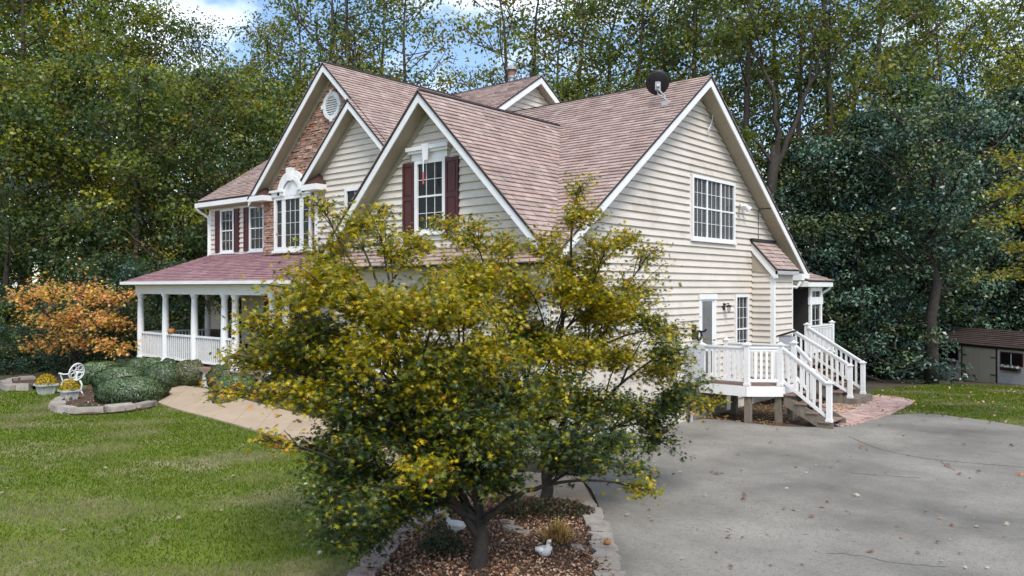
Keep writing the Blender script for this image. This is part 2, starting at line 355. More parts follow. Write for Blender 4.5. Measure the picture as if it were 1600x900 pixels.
for i in range(len(PAV)):
    a, b = Vector(PAV[i]), Vector(PAV[(i + 1) % len(PAV)]); k = max(1, int((b - a).length / 0.11))
    for t in range(k):
        p = a + (b - a) * ((t + .5) / k); d = (b - a).normalized(); n = Vector((-d.y, d.x)); q = p - n * 0.1 if inside(PAV, *(p - n * 0.1)) else p + n * 0.1
        rim.bar((p.x, p.y, ground_z(p.x, p.y) + 0.035), (q.x, q.y, ground_z(p.x, p.y) + 0.035), 0.095, 0.04)
tag(rim.build('border_bricks', 'paver', pav), kind='stuff')

# ------------------------------------------------------------------ the house
HOUSE = empty('house', (-17.0, 17.0, 0), 'large cream house with pink shingle roofs, stone gable, white porch and burgundy shutters', 'house')
EXPO = 0.165
def board(F, pts_bot, pts_top, z0, z1, f0, f1, parent):
    # one lap board piece: bottom edge proud, top edge tucked in (f: fraction of the exposure where the piece starts / ends)
    nb, nt = 0.050 - 0.044 * f0, 0.050 - 0.044 * f1
    (a0, a1), (b0, b1) = pts_bot, pts_top; P = F.p; mb = MB()
    mb.hexa([P(a0, 0, z0), P(a1, 0, z0), P(a1, nb, z0), P(a0, nb, z0), P(b0, 0, z1), P(b1, 0, z1), P(b1, nt, z1), P(b0, nt, z1)])
    mb.build('siding_board', 'siding', parent)
def siding(F, rng_fn, z0, z1, openings, parent):
    z = z0
    while z < z1 - 1e-4:
        zt = z + EXPO; cuts = sorted({z, min(zt, z1)} | {v for o in openings for v in (o[2], o[3]) if z + .012 < v < min(zt, z1) - .012})
        for c0, c1 in zip(cuts[:-1], cuts[1:]):
            mid = (c0 + c1) / 2; lo0, hi0 = rng_fn(c0); lo1, hi1 = rng_fn(c1)
            if hi0 - lo0 < 0.06: continue
            segs = [(lo0, hi0, True, True)]
            for o in openings:
                if not (o[2] < mid < o[3]): continue
                ns = []
                for s0, s1, e0, e1 in segs:
                    if o[1] <= s0 or o[0] >= s1: ns.append((s0, s1, e0, e1)); continue
                    if o[0] > s0: ns.append((s0, o[0], e0, False))
                    if o[1] < s1: ns.append((o[1], s1, False, e1))
                segs = ns
            for s0, s1, e0, e1 in segs:
                if s1 - s0 < 0.03: continue
                t0 = max(lo1, s0) if e0 else s0; t1 = min(hi1, s1) if e1 else s1
                if t1 < t0: t0 = t1 = (t0 + t1) / 2
                board(F, (s0, s1), (t0, t1), c0, c1, (c0 - z) / EXPO, (c1 - z) / EXPO, parent)
        z = zt
def gable_rng(a0, a1, apex, zap, slope, drop):
    def f(z):
        h = (zap - drop - z) / slope; return (max(a0, apex - h), min(a1, apex + h))
    return f
def rake(F, apex, zap, aend, slope, ov, parent, fh=0.21, frieze=True, off=0.05):
    sgn = 1 if aend > apex else -1; zend = zap - slope * abs(aend - apex); k = math.sqrt(1 + slope * slope)
    t = off; h = fh
    f = MB(); F.prism(f, [(apex, zap - t), (aend, zend - t), (aend, zend - t - h), (apex, zap - t - h)], ov - 0.03, ov); f.build('fascia_board', 'white', parent)
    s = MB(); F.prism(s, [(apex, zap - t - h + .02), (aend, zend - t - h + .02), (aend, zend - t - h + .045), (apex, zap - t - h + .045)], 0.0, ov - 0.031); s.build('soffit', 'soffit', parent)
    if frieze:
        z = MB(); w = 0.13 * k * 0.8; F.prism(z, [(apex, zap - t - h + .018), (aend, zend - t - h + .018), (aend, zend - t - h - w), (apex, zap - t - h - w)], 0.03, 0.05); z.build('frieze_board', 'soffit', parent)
def clip_poly(poly, conv):
    out = poly
    for i in range(len(conv)):
        a, b = conv[i], conv[(i + 1) % len(conv)]; inp, out = out, []
        if not inp: return []
        def sd(p): return (b[0] - a[0]) * (p[1] - a[1]) - (b[1] - a[1]) * (p[0] - a[0])
        for j in range(len(inp)):
            p, q = inp[j], inp[(j + 1) % len(inp)]; sp, sq = sd(p), sd(q)
            if sp >= 0: out.append(p)
            if (sp >= 0) != (sq >= 0): t = sp / (sp - sq); out.append((p[0] + (q[0] - p[0]) * t, p[1] + (q[1] - p[1]) * t))
    return out
def roof_plane(o, e, up, poly, parent, m='shingle', indiv=None, tab=0.305, expo=0.145, name='roof'):
    # o origin, e along the eave, up up-slope (unit), poly convex in (s,t)
    o, e, up = Vector(o), Vector(e).normalized(), Vector(up).normalized(); nrm = e.cross(up)
    area = sum(poly[i][0] * poly[(i + 1) % len(poly)][1] - poly[(i + 1) % len(poly)][0] * poly[i][1] for i in range(len(poly)))
    if area < 0: poly = poly[::-1]
    if nrm.z < 0: nrm = -nrm
    def W(s, t, n): return o + e * s + up * t + nrm * n
    slab = MB().prism([W(s, t, -0.045) for s, t in poly], nrm * 0.045).build(name, 'roofbase', parent)
    ss = [p[0] for p in poly]; ts = [p[1] for p in poly]; rest = MB(); r = 0; t = min(ts)
    rl = root_loc(slab)
    while t < max(ts):
        s = min(ss) - random.uniform(0, tab) - (tab * 0.5 if r % 2 else 0)
        while s < max(ss):
            w = tab * random.choice((0.8, 0.95, 1.0, 1.05)) if m != 'x' else tab
            q = clip_poly([(s + .007, t), (s + w - .007, t), (s + w - .007, t + expo + .004), (s + .007, t + expo + .004)], poly)
            if len(q) >= 3:
                th = random.uniform(0.018, 0.034); lift = lambda tt: 0.002 + th * max(0.0, 1 - (tt - t) / (expo + .004))
                k = len(q); top = [W(a, b, lift(b)) for a, b in q]; bot = [W(a, b, 0.0005) for a, b in q]
                fs = [tuple(range(k))] + [(i, k + i, k + (i + 1) % k, (i + 1) % k) for i in range(k)]
                if indiv and indiv[0] > 0 and indiv[1](W(s + w / 2, t, 0)):
                    MB().add(top + bot, fs).build('shingle', m, slab); indiv[0] -= 1
                else: rest.add(top + bot, fs)
            s += w
        t += expo; r += 1
    if rest.v: tag(rest.build('shingles', m, slab), kind='stuff')
    return slab
def gable_roof_front(x, z, slope, y0, y1, drop_l, drop_r, ye_l, ye_r, **kw):
    # ridge along y at (x, z); left / right slopes run down drop metres; y1 where the ridge ends, ye where the eave ends
    k = math.sqrt(1 + slope * slope); ind = kw.pop('indiv', None)
    if drop_r: roof_plane((x, y0, z), (0, 1, 0), (-1 / k, 0, slope / k), [(0, -drop_r * k), (ye_r - y0, -drop_r * k), (y1 - y0, 0), (0, 0)], HOUSE, indiv=ind, **kw)
    if drop_l: roof_plane((x, y0, z), (0, 1, 0), (1 / k, 0, slope / k), [(0, -drop_l * k), (ye_l - y0, -drop_l * k), (y1 - y0, 0), (0, 0)], HOUSE, **kw)
def ridge_cap(p, q, parent=HOUSE):
    MB().tube([Vector(p) - Vector((0, 0, .01)), Vector(q) - Vector((0, 0, .01))], 0.055, 5).build('ridge_cap', 'roofbase', parent)

# solid bodies behind the cladding
def body(poly, axis, a0, a1):
    mb = MB()
    if axis == 'x': mb.prism([(a0, y, z) for y, z in poly], (a1 - a0, 0, 0))
    else: mb.prism([(x, a0, z) for x, z in poly], (0, a1 - a0, 0))
    return mb.build('wall', 'siding', HOUSE)
WR, WZ, WS = 17.85, 8.37, 0.725         # side wing ridge y, z, slope
body([(11.96, 0), (23.75, 0), (23.75, WZ - .3 - WS * (23.75 - WR)), (WR, WZ - .3), (11.96, WZ - .3 - WS * (WR - 11.96))], 'x', -15.7, -9.3)
GX, GZ = -12.4, 7.4                      # garage gable
body([(-15.68, 0), (-9.31, 0), (-9.31, GZ - .34 - 3.09), (GX, GZ - .34), (-15.68, GZ - .34 - 3.28)], 'y', 11.95, 16.4)
MR, MZ, MS = 20.1, 10.03, 0.64           # main body
body([(14.5, 0), (25.7, 0), (25.7, MZ - .3 - MS * 5.6), (MR, MZ - .3), (14.5, MZ - .3 - MS * 5.6)], 'x', -26.2, -16.2)
SX, SZ, SS = -18.69, 9.6, 0.93           # stone gable
w = body([(-22.25, 0.3), (-15.6, 0.3), (-15.6, 6.2), (SX, SZ - .34), (-22.25, 5.94)], 'y', 14.12, 18.5); w.data.materials.clear(); w.data.materials.append(M['mortar'])
DX, DZ, DS = -17.38, 8.34, 0.94          # middle gable
body([(-19.33, 0), (-15.6, 0), (-15.6, DZ - .34 - DS * 1.78), (DX, DZ - .34), (-19.33, DZ - .34 - DS * 1.95)], 'y', 13.97, 17.0)

# roofs
near = [295, lambda p: p.x > -11.75 and p.y < 15.2]
gable_roof_front(GX, GZ, 1.0, 11.5, 16.7, 3.5, 3.5, 11.75, 11.78, indiv=near)
gable_roof_front(SX, SZ, SS, 13.7, 19.6, 3.86, 3.4, 14.4, 14.6)
gable_roof_front(DX, DZ, DS, 13.55, 17.5, 2.15, 2.15, 14.3, 14.4)
kw_ = math.sqrt(1 + WS * WS)
roof_plane((-16.0, WR, WZ), (1, 0, 0), (0, 1 / kw_, WS / kw_), [(0, -6.43 * kw_), (7.15, -6.43 * kw_), (7.15, 0), (0, 0)], HOUSE)
roof_plane((-16.0, WR, WZ), (1, 0, 0), (0, -1 / kw_, WS / kw_), [(0, -6.43 * kw_), (7.15, -6.43 * kw_), (7.15, 0), (0, 0)], HOUSE, tab=1.2, expo=0.4)
km = math.sqrt(1 + MS * MS)
roof_plane((-26.55, MR, MZ), (1, 0, 0), (0, 1 / km, MS / km), [(0, -5.9 * km), (10.7, -5.9 * km), (10.7, 0), (0, 0)], HOUSE)
roof_plane((-26.55, MR, MZ), (1, 0, 0), (0, -1 / km, MS / km), [(0, -5.9 * km), (10.7, -5.9 * km), (10.7, 0), (0, 0)], HOUSE, tab=1.2, expo=0.4)
ridge_cap((GX, 11.52, GZ), (GX, 16.42, GZ)); ridge_cap((SX, 13.72, SZ), (SX, 19.3, SZ))
ridge_cap((-15.98, WR, WZ), (-9.9, WR, WZ)); ridge_cap((-26.5, MR, MZ), (-16.2, MR, MZ))
# rakes
FG, FM, FS, FW, FE, FL = front(11.95), front(13.97), front(14.1), right(-9.3), right(-16.2), front(14.5)
rake(FG, GX, GZ, GX + 3.45, 1.0, 0.43, HOUSE); rake(FG, GX, GZ, GX - 3.45, 1.0, 0.43, HOUSE)
rake(FS, SX, SZ, SX - 3.84, SS, 0.38, HOUSE); rake(FS, SX, SZ, SX + 3.3, SS, 0.38, HOUSE)
rake(FM, DX, DZ, DX - 2.13, DS, 0.40, HOUSE); rake(FM, DX, DZ, DX + 2.1, DS, 0.40, HOUSE)
rake(FW, WR, WZ, WR + 6.40, WS, 0.43, HOUSE, frieze=False); rake(FW, WR, WZ, WR - 6.40, WS, 0.43, HOUSE, frieze=False)
rake(FE, MR, MZ, MR + 3.5, MS, 0.33, HOUSE, frieze=False); rake(FE, MR, MZ, MR - 3.5, MS, 0.33, HOUSE, frieze=False)
rake(left(-26.2), MR, MZ, MR - 5.88, MS, 0.33, HOUSE, frieze=False)
# soffit joint and cable on the side gable
mb = MB(); mb.bar((-9.3, 21.55, 5.44), (-8.9, 21.55, 5.44), 0.03, 0.02); mb.build('soffit_joint', 'black', HOUSE)
mb = MB(); mb.tube(smooth_line([(-9.25, 18.45, 7.68), (-9.2, 18.6, 7.66), (-9.2, 18.55, 7.4), (-9.22, 18.42, 7.18), (-9.25, 18.5, 7.02)], 5), 0.012, 5); mb.build('cable', 'white', HOUSE)
mb = MB(); mb.tube([(-9.25, 21.5, 5.42), (-9.25, 21.5, 4.55)], 0.008, 5); mb.build('cable', 'black', HOUSE)

# eave of the main body: soffit, gutter, downspout
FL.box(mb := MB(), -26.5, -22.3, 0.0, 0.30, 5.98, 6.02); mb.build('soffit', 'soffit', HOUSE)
FL.box(mb := MB(), -26.55, -22.35, 0.28, 0.41, 6.02, 6.17); mb.build('gutter', 'white', HOUSE)
MB().tube(smooth_line([(-26.45, 14.12, 6.03), (-26.43, 14.2, 5.9), (-26.3, 14.42, 5.72), (-26.24, 14.45, 5.55), (-26.24, 14.45, 4.3)], 4), 0.045, 6).build('downspout', 'white', HOUSE)
FL.box(mb := MB(), -26.24, -26.12, 0.0, 0.04, 4.28, 5.98); mb.build('corner_board', 'white', HOUSE)
FL.box(mb := MB(), -26.12, -22.3, 0.0, 0.035, 4.28, 4.43); mb.build('band_board', 'white', HOUSE)
FL.box(mb := MB(), -26.12, -22.3, 0.0, 0.03, 5.90, 5.98); mb.build('frieze_board', 'white', HOUSE)
# little return roofs at the feet of the stone and middle gables
def eave_return(F, a, z, wdt, dep):
    r = MB(); F.box(r, a - wdt * .45, a + wdt * .55, -0.05, dep, z - 0.16, z); o = r.build('eave_return', 'white', HOUSE)
    c = MB(); P = F.p; c.add([P(a - wdt * .42, dep, z + .002), P(a + wdt * .55, dep, z + .002), P(a + wdt * .55, 0, z + .002), P(a - wdt * .42, 0, z + .002), P(a + wdt * .05, 0.02, z + .40)], [(0, 1, 4), (1, 2, 4), (2, 3, 4), (3, 0, 4), (0, 3, 2, 1)])
    c.build('return_cap', 'copper', o)
eave_return(FS, SX - 3.45, 6.08, 0.85, 0.40); eave_return(FM, DX - 1.80, 6.18, 0.72, 0.41)

# ------------------------------------------------------------------ windows, shutters, doors (parts of the house)
def window(F, a0, a1, z0, z1, cols=3, rows=4, trim=0.09, sill=True, mull=None, glass='glass', behind=None, hung=True, louvre=False):
    f = MB(); F.box(f, a0, a0 + trim, 0, 0.065, z0, z1); F.box(f, a1 - trim, a1, 0, 0.065, z0, z1)
    F.box(f, a0 + trim, a1 - trim, 0, 0.065, z1 - trim, z1); F.box(f, a0 + trim, a1 - trim, 0, 0.065, z0, z0 + trim)
    win = f.build('window', 'white', HOUSE)
    if sill: F.box(s := MB(), a0 - .04, a1 + .04, 0.0, 0.09, z0 - .05, z0 - .001); s.build('sill', 'white', win)
    lights = mull or [(a0 + trim, a1 - trim, cols)]
    for b0, b1, cc in lights:
        zb, zt = z0 + trim, z1 - trim; zm = (zb + zt) / 2
        parts = [(zb, zm - .02), (zm + .02, zt)] if hung else [(zb, zt)]
        if hung: F.box(r := MB(), b0, b1, 0.012, 0.04, zm - .02, zm + .02); r.build('meeting_rail', 'white', win)
        for q0, q1 in parts:
            F.box(g := MB(), b0, b1, 0.010, 0.018, q0, q1); g.build('pane', glass, win)
            mu = MB(); rr = rows // len(parts)
            for i in range(1, cc): a = b0 + (b1 - b0) * i / cc; F.box(mu, a - .0055, a + .0055, 0.019, 0.030, q0, q1)
            for i in range(1, rr): z = q0 + (q1 - q0) * i / rr; F.box(mu, b0, b1, 0.0195, 0.0295, z - .0055, z + .0055)
            if mu.v: mu.build('muntins', 'white', win)
        if behind: F.box(g := MB(), b0, b1, 0.0, 0.003, zb, zt); g.build('backing', behind, win)
        if louvre:
            lv = MB(); n = int((zt - zb) / 0.055)
            for s0, s1 in ((b0, (b0 + b1) / 2 - .01), ((b0 + b1) / 2 + .01, b1)):
                F.box(lv, s0, s0 + .05, 0.0035, 0.009, zb, zt); F.box(lv, s1 - .05, s1, 0.0035, 0.009, zb, zt)
                for i in range(n):
                    if i % 13 < 2: F.box(lv, s0 + .05, s1 - .05, 0.0035, 0.009, zb + i * .055, zb + i * .055 + .055)
                    else: F.box(lv, s0 + .05, s1 - .05, 0.0035, 0.008, zb + i * .055, zb + i * .055 + .030)
            lv.build('louvres', 'louvre', win)
    if mull:
        for (x, b1, _), (b0, y, _) in zip(mull[:-1], mull[1:]): F.box(mm := MB(), b1, b0, 0.0, 0.047, z0 + trim, z1 - trim); mm.build('mullion', 'white', win)
    return win
def shutter(F, a0, a1, z0, z1):
    s = MB(); F.box(s, a0, a1, 0.03, 0.055, z0, z1); o = s.build('shutter', 'shutter', HOUSE); zm = (z0 + z1) / 2
    fr = MB(); e = 0.05
    F.box(fr, a0, a0 + e, .0555, .072, z0, z1); F.box(fr, a1 - e, a1, .0555, .072, z0, z1)
    for z in (z0, zm - .04, z1 - .08): F.box(fr, a0 + e, a1 - e, .0555, .071, z, z + .08)
    fr.build('stiles', 'shutter', o)
    for q0, q1 in ((z0 + .12, zm - .08), (zm + .08, z1 - .12)): F.box(p := MB(), a0 + e + .03, a1 - e - .03, .0555, .066, q0, q1); p.build('raised_panel', 'shutter', o)
# left upper windows
window(FL, -25.47, -24.60, 4.44, 5.92, 3, 4, trim=.075); window(FL, -23.66, -22.78, 4.44, 5.92, 3, 4, trim=.075)
for a in (-25.79, -24.58, -23.98, -22.76): shutter(FL, a, a + .30, 4.45, 5.89)
OPL = [(-25.79, -24.28, 4.3, 5.95), (-23.98, -22.3, 4.3, 5.95)]
siding(FL, lambda z: (-26.12, -22.3), 4.43, 5.9, OPL, HOUSE)
# garage gable
GW = (-12.91, -11.97, 4.42, 6.0)
window(FG, *GW, 3, 4, trim=.085)
for a in (-13.29, -11.955): shutter(FG, a, a + .37, 4.40, 5.97)
FG.box(h := MB(), -12.98, -11.90, 0.0, 0.07, 6.0, 6.14); FG.box(h, -13.05, -11.83, 0.0, 0.13, 6.14, 6.20); FG.box(h, -13.09, -11.79, 0.0, 0.17, 6.20, 6.28)
hd = h.build('window_header', 'white', HOUSE)
FG.prism(k := MB(), [(-12.51, 5.96), (-12.37, 5.96), (-12.34, 6.31), (-12.54, 6.31)], 0.172, 0.195); k.build('keystone', 'white', hd)
OPG = [(-13.30, -11.58, 4.36, 6.0), (-13.09, -11.79, 6.0, 6.28), (-14.4, -13.4, 1.3, 3.0)]
siding(FG, gable_rng(-15.68, -9.42, GX, GZ, 1.0, 0.30), 0.3, GZ - .35, OPG, HOUSE)
window(FG, -14.4, -13.4, 1.3, 3.0, 3, 4)
FG.box(c := MB(), -9.42, -9.28, 0.0, 0.04, 0.3, 4.0); c.build('corner_board', 'white', HOUSE)
# middle gable
OPM = [(-17.95, -16.8, 4.5, 6.0)]
siding(FM, gable_rng(-19.22, -15.6, DX, DZ, DS, 0.30), 4.0, DZ - .35, OPM, HOUSE)
window(FM, -17.95, -16.8, 4.5, 6.0, 3, 4)
FM.box(c := MB(), -19.36, -19.22, 0.0, 0.04, 3.6, 6.0); c.build('corner_board', 'white', HOUSE)
# side wall
DOOR = (17.98, 18.90, 0.92, 3.08); TRI = (17.62, 20.0, 4.43, 6.0); NARW = (20.03, 20.86, 1.2, 3.06); GAR = (12.8, 16.9, 0.0, 2.35); BUMP = (21.15, 22.45, 0.0, 4.5)
siding(FW, gable_rng(12.05, 23.65, WR, WZ, WS, 0.27), 0.3, WZ - .30, [(17.56, 20.06, 4.36, 6.0), DOOR, (20.0, 20.89, 1.15, 3.06), GAR, BUMP], HOUSE)
ws = (TRI[1] - TRI[0] - .14 - .12) / 3; t0 = TRI[0] + .07
window(FW, *TRI, trim=.07, rows=4, mull=[(t0, t0 + ws, 3), (t0 + ws + .06, t0 + 2 * ws + .06, 3), (t0 + 2 * ws + .12, t0 + 3 * ws + .12, 3)], glass='glass2', behind='interior', louvre=True)
window(FW, *NARW, cols=3, rows=6, trim=.075, glass='glass2', behind='interior', louvre=True)
FW.box(d := MB(), DOOR[0] + .1, DOOR[1] - .1, 0.0, 0.03, DOOR[2], DOOR[3] - .1); door = d.build('side_door', 'white', HOUSE)
FW.box(d := MB(), DOOR[0], DOOR[0] + .1, 0, .055, DOOR[2], DOOR[3]); FW.box(d, DOOR[1] - .1, DOOR[1], 0, .055, DOOR[2], DOOR[3]); FW.box(d, DOOR[0] - .02, DOOR[1] + .02, .056, .075, DOOR[3] - .13, DOOR[3]); FW.box(d, DOOR[0] + .1, DOOR[1] - .1, 0, .055, DOOR[3] - .1, DOOR[3]); d.build('door_frame', 'white', door)
FW.box(d := MB(), DOOR[0] + .2, DOOR[1] - .2, 0.031, 0.037, 1.75, 2.9); d.build('pane', 'glass2', door)
FW.box(d := MB(), DOOR[0] + .2, DOOR[1] - .2, 0.0305, 0.0309, 1.75, 2.9); d.build('blind', 'white', door)
FW.box(d := MB(), DOOR[0] + .2, DOOR[1] - .2, 0.031, 0.037, 1.1, 1.65); d.build('pane', 'glass2', door)
MB().tube([(-9.24, 18.72, 1.92), (-9.19, 18.72, 1.92), (-9.19, 18.62, 1.92)], .015, 6).build('door_handle', 'black', door)
# garage door with panels on the drive side
FW.box(g := MB(), GAR[0], GAR[1], -0.02, 0.0, 0.03, GAR[3]); gd = g.build('garage_door', 'siding', HOUSE)
for r in range(4):
    for c in range(8):
        a = GAR[0] + .12 + c * (GAR[1] - GAR[0] - .24) / 8; z = .1 + r * .56; FW.box(p := MB(), a + .03, a + .45, 0.001, 0.014, z, z + .46); p.build('raised_panel', 'siding', gd)
FW.box(g := MB(), GAR[0] - .1, GAR[0], 0, .04, 0, GAR[3] + .1); FW.box(g, GAR[1], GAR[1] + .1, 0, .04, 0, GAR[3] + .1); FW.box(g, GAR[0], GAR[1], 0, .04, GAR[3], GAR[3] + .1); g.build('door_frame', 'white', gd)
# fireplace bump with its lean-to roof
BX = -8.68
MB().box((-9.3, 21.15, 0.3), (BX, 22.45, 3.86)).build('bump_wall', 'siding', HOUSE)
FBf, FBr = front(21.15), right(BX)
siding(FBf, lambda z: (-9.27, min(BX, -9.27 + max(0.05, (4.5 - z) / 1.1)) if z > 3.8 else BX - .07), 0.6, 4.4, [], HOUSE)
siding(FBr, lambda z: (21.25, 22.40), 0.6, 3.75, [], HOUSE)
FBf.box(c := MB(), BX - .07, BX + .03, 0.0, 0.03, 0.4, 3.8); FBr.box(c, 21.151, 21.25, 0.0, 0.03, 0.4, 3.8); c.build('corner_board', 'white', HOUSE)
FBr.box(c := MB(), 22.40, 22.48, 0.0, 0.03, 0.4, 3.8); c.build('corner_board', 'white', HOUSE)
FBf.box(c := MB(), -9.31, -9.26, 0.0, 0.03, 0.4, 4.4); c.build('corner_board', 'soffit', HOUSE)
kb = math.sqrt(1 + 1.1 ** 2)
roof_plane((-9.27, 21.02, 4.56), (0, 1, 0), (-1 / kb, 0, 1.1 / kb), [(0, -.75 * kb), (1.55, -.75 * kb), (1.55, 0), (0, 0)], HOUSE, expo=0.15, tab=.25)
FBf.prism(c := MB(), [(-9.28, 4.50), (-8.52, 3.68), (-8.52, 3.50), (-8.62, 3.50), (-9.28, 4.27)], 0.06, 0.10); c.build('fascia_board', 'white', HOUSE)
MB().prism([(-9.28, 21.09, 4.45), (-8.56, 21.09, 3.66), (-8.56, 21.09, 3.60), (-9.28, 21.09, 3.7)], (0, 1.45, 0)).build('soffit', 'soffit', HOUSE)
MB().box((-8.58, 21.05, 3.60), (-8.50, 22.56, 3.70)).build('gutter', 'grey', HOUSE)
MB().box((-9.3, 21.0, 4.52), (-9.18, 22.58, 4.60)).build('flashing', 'black', HOUSE)
# lights on the side wall
MB().lathe([(.05, 0), (.06, .01), (.06, .03)], (-9.26, 20.3, 5.42), 10).build('flood_lamp', 'white', HOUSE)
for dy in (-.1, .1):
    c = Vector((-9.16, 20.3 + dy, 5.46)); MB().tube([Vector((-9.27, 20.3, 5.44)), c, c + Vector((.05, dy * .3, -.07)), c + Vector((.09, dy * .8, -.12))], [.03, .035, .065, .085], 10).build('flood_lamp', 'white', HOUSE)
lp = MB(); lp.box((-9.28, 19.30, 2.66), (-9.24, 19.40, 2.84)); lp.tube([(-9.25, 19.35, 2.80), (-9.12, 19.35, 2.84), (-9.12, 19.35, 2.76)], .014, 6); lp.lathe([(.02, .0), (.07, -.02), (.075, -.05), (.055, -.06)], (-9.12, 19.35, 2.80), 10); wl_ = lp.build('wall_lantern', 'black', HOUSE)
MB().lathe([(.045, -.061), (.05, -.12), (.03, -.2)], (-9.12, 19.35, 2.80), 10).build('lamp_glass', 'glass2', wl_)
# front ornament hanging from the keystone
MB().tube([(-12.43, 11.70, 5.98), (-12.43, 11.70, 5.70)], .012, 6).build('hanging_ribbon', 'white', HOUSE); MB().tube([(-12.43, 11.70, 5.70), (-12.43, 11.70, 5.44)], .018, 6).build('hanging_ribbon', 'red', HOUSE)
# main gable end facing the wing
siding(FE, gable_rng(17.0, 23.2, MR, MZ, MS, 0.26), 7.6, MZ - .3, [], HOUSE)
# flue
MB().lathe([(.09, 8.9), (.09, 9.95), (.13, 9.96), (.13, 10.02), (.09, 10.03), (.09, 10.22), (.19, 10.23), (.19, 10.30), (.02, 10.42)], (-17.68, 20.75, .42), 14).build('flue_pipe', 'galv', HOUSE)
MB().lathe([(.125, 9.98), (.125, 10.2)], (-17.68, 20.75, .42), 14).build('flue_collar', 'rust', HOUSE)

# stone veneer
def stones():
    n = 0; rest = MB(); z = 4.25; holes = [(-21.62, -19.68, 4.36, 6.03), (-21.3, -20.0, 6.03, 6.62)]
    while z < 9.2:
        h = random.uniform(0.05, 0.095); a = -22.25 + random.uniform(-.1, 0)
        lo, hi = -22.25, -19.0 if z < 6.2 else -15.9
        if z > 5.6: lo = max(lo, SX - (SZ - .36 - z) / SS); hi = min(hi, SX + (SZ - .36 - z) / SS)
        while a < hi:
            w = random.uniform(0.10, 0.32); b0, b1 = max(a, lo), min(a + w, hi); zz = z + random.uniform(-.008, .008); hh = h + random.uniform(-.012, .008)
            c = (b0 + b1) / 2; zc = z + h / 2
            vis = not (c > DX - (DZ - z) / DS - .05 and z > 6) or z > DZ
            if b1 - b0 > 0.05 and vis and not any(o[0] < c < o[1] and o[2] < zc < o[3] for o in holes) and math.hypot(c - SX, zc - 8.43) > .36:
                j = lambda: random.uniform(-.007, .007); dn = random.uniform(.01, .05); P = FS.p
                q = [(b0 + .008 + j(), zz + .005 + j()), (b1 - .008 + j(), zz + .005 + j()), (b1 - .008 + j(), zz + hh + j()), (b0 + .008 + j(), zz + hh + j())]
                mb = MB() if n < 295 else rest
                cx_, cz_ = sum(x[0] for x in q) / 4, sum(x[1] for x in q) / 4
                mb.hexa([P(x, -.03, y) for x, y in q] + [P(cx_ + (x - cx_) * .93, dn + random.uniform(-.008, .008), cz_ + (y - cz_) * .9) for x, y in q])
                if n < 295: mb.build('stone', 'stone', STW)
                n += 1
            a += w
        z += h
    # return on the left flank
    F = left(-22.25); z = 4.25
    if rest.v: tag(rest.build('stones', 'stone', STW), kind='stuff')
STW = w
stones()
# arched window in the stone wall
AW = window(FS, -21.6, -19.7, 4.38, 6.02, trim=.10, rows=4, hung=False, sill=False, behind=None, mull=[(-21.42, -21.20, 1), (-21.02, -20.28, 3), (-20.10, -19.88, 1)], glass='glass')
FS.box(c := MB(), -21.68, -19.62, 0.0, .09, 4.30, 4.379); c.build('sill', 'white', AW)
for a0, a1 in ((-21.70, -21.02), (-20.28, -19.60)):
    FS.box(c := MB(), a0, a1, 0, .10, 6.021, 6.15); FS.box(c, a0 - .04, a1 + (.04 if a1 > -20 else 0), 0, .15, 6.15, 6.22); c.build('entablature', 'white', AW)
arc = MB(); th = [math.pi * i / 20 for i in range(21)]; ac = (-20.65, 6.02)
FS.prism(arc, [(ac[0] + .43 * math.cos(t), ac[1] + .001 + .43 * math.sin(t)) for t in th], 0.0, 0.07); arc.build('fan_panel', 'white', AW)
for r0, r1, n1 in ((.435, .57, .12), (.575, .72, .10)):
    mb = MB()
    for t0_, t1_ in zip(th[:-1], th[1:]):
        FS.prism(mb, [(ac[0] + r0 * math.cos(t0_), ac[1] + .03 + r0 *  math.sin(t0_)), (ac[0] + r1 * math.cos(t0_), ac[1] + .03 + r1 *  math.sin(t0_)), (ac[0] + r1 * math.cos(t1_), ac[1] + .03 + r1 *  math.sin(t1_)), (ac[0] + r0 * math.cos(t1_), ac[1] + .03 + r0 *  math.sin(t1_))], 0.0, n1)
    mb.build('arch_moulding', 'white', AW)
FS.prism(c := MB(), [(-20.72, 6.45), (-20.58, 6.45), (-20.54, 6.84), (-20.76, 6.84)], 0.0, .2); c.build('keystone', 'white', AW)
# round louvred vent
vt = MB(); th = [2 * math.pi * i / 28 for i in range(29)]; vc = (SX, 8.43)
for t0_, t1_ in zip(th[:-1], th[1:]):
    FS.prism(vt, [(vc[0] + r * math.cos(t), vc[1] + r * math.sin(t)) for r, t in ((.28, t0_), (.40, t0_), (.40, t1_), (.28, t1_))], 0.0, .09)
vent = vt.build('gable_vent', 'white', HOUSE)
FS.prism(c := MB(), [(vc[0] + .29 * math.cos(t), vc[1] + .29 * math.sin(t)) for t in th[:-1]], 0.0, .02); c.build('backing', 'white', vent)
for i in range(7):
    z = vc[1] - .23 + i * .066; h = math.sqrt(max(.01, .28 ** 2 - (z + .03 - vc[1]) ** 2)); P = FS.p
    MB().hexa([P(vc[0] - h, .02, z + .05), P(vc[0] + h, .02, z + .05), P(vc[0] + h, .07, z), P(vc[0] - h, .07, z), P(vc[0] - h, .02, z + .065), P(vc[0] + h, .02, z + .065), P(vc[0] + h, .075, z + .015), P(vc[0] - h, .075, z + .015)]).build('slat', 'white', vent)
for dx, dz in ((0, .40), (0, -.40), (.40, 0), (-.40, 0)): FS.box(c := MB(), vc[0] + dx - .055, vc[0] + dx + .055, .0, .11, vc[1] + dz - .055, vc[1] + dz + .055); c.build('keystone', 'white', vent)

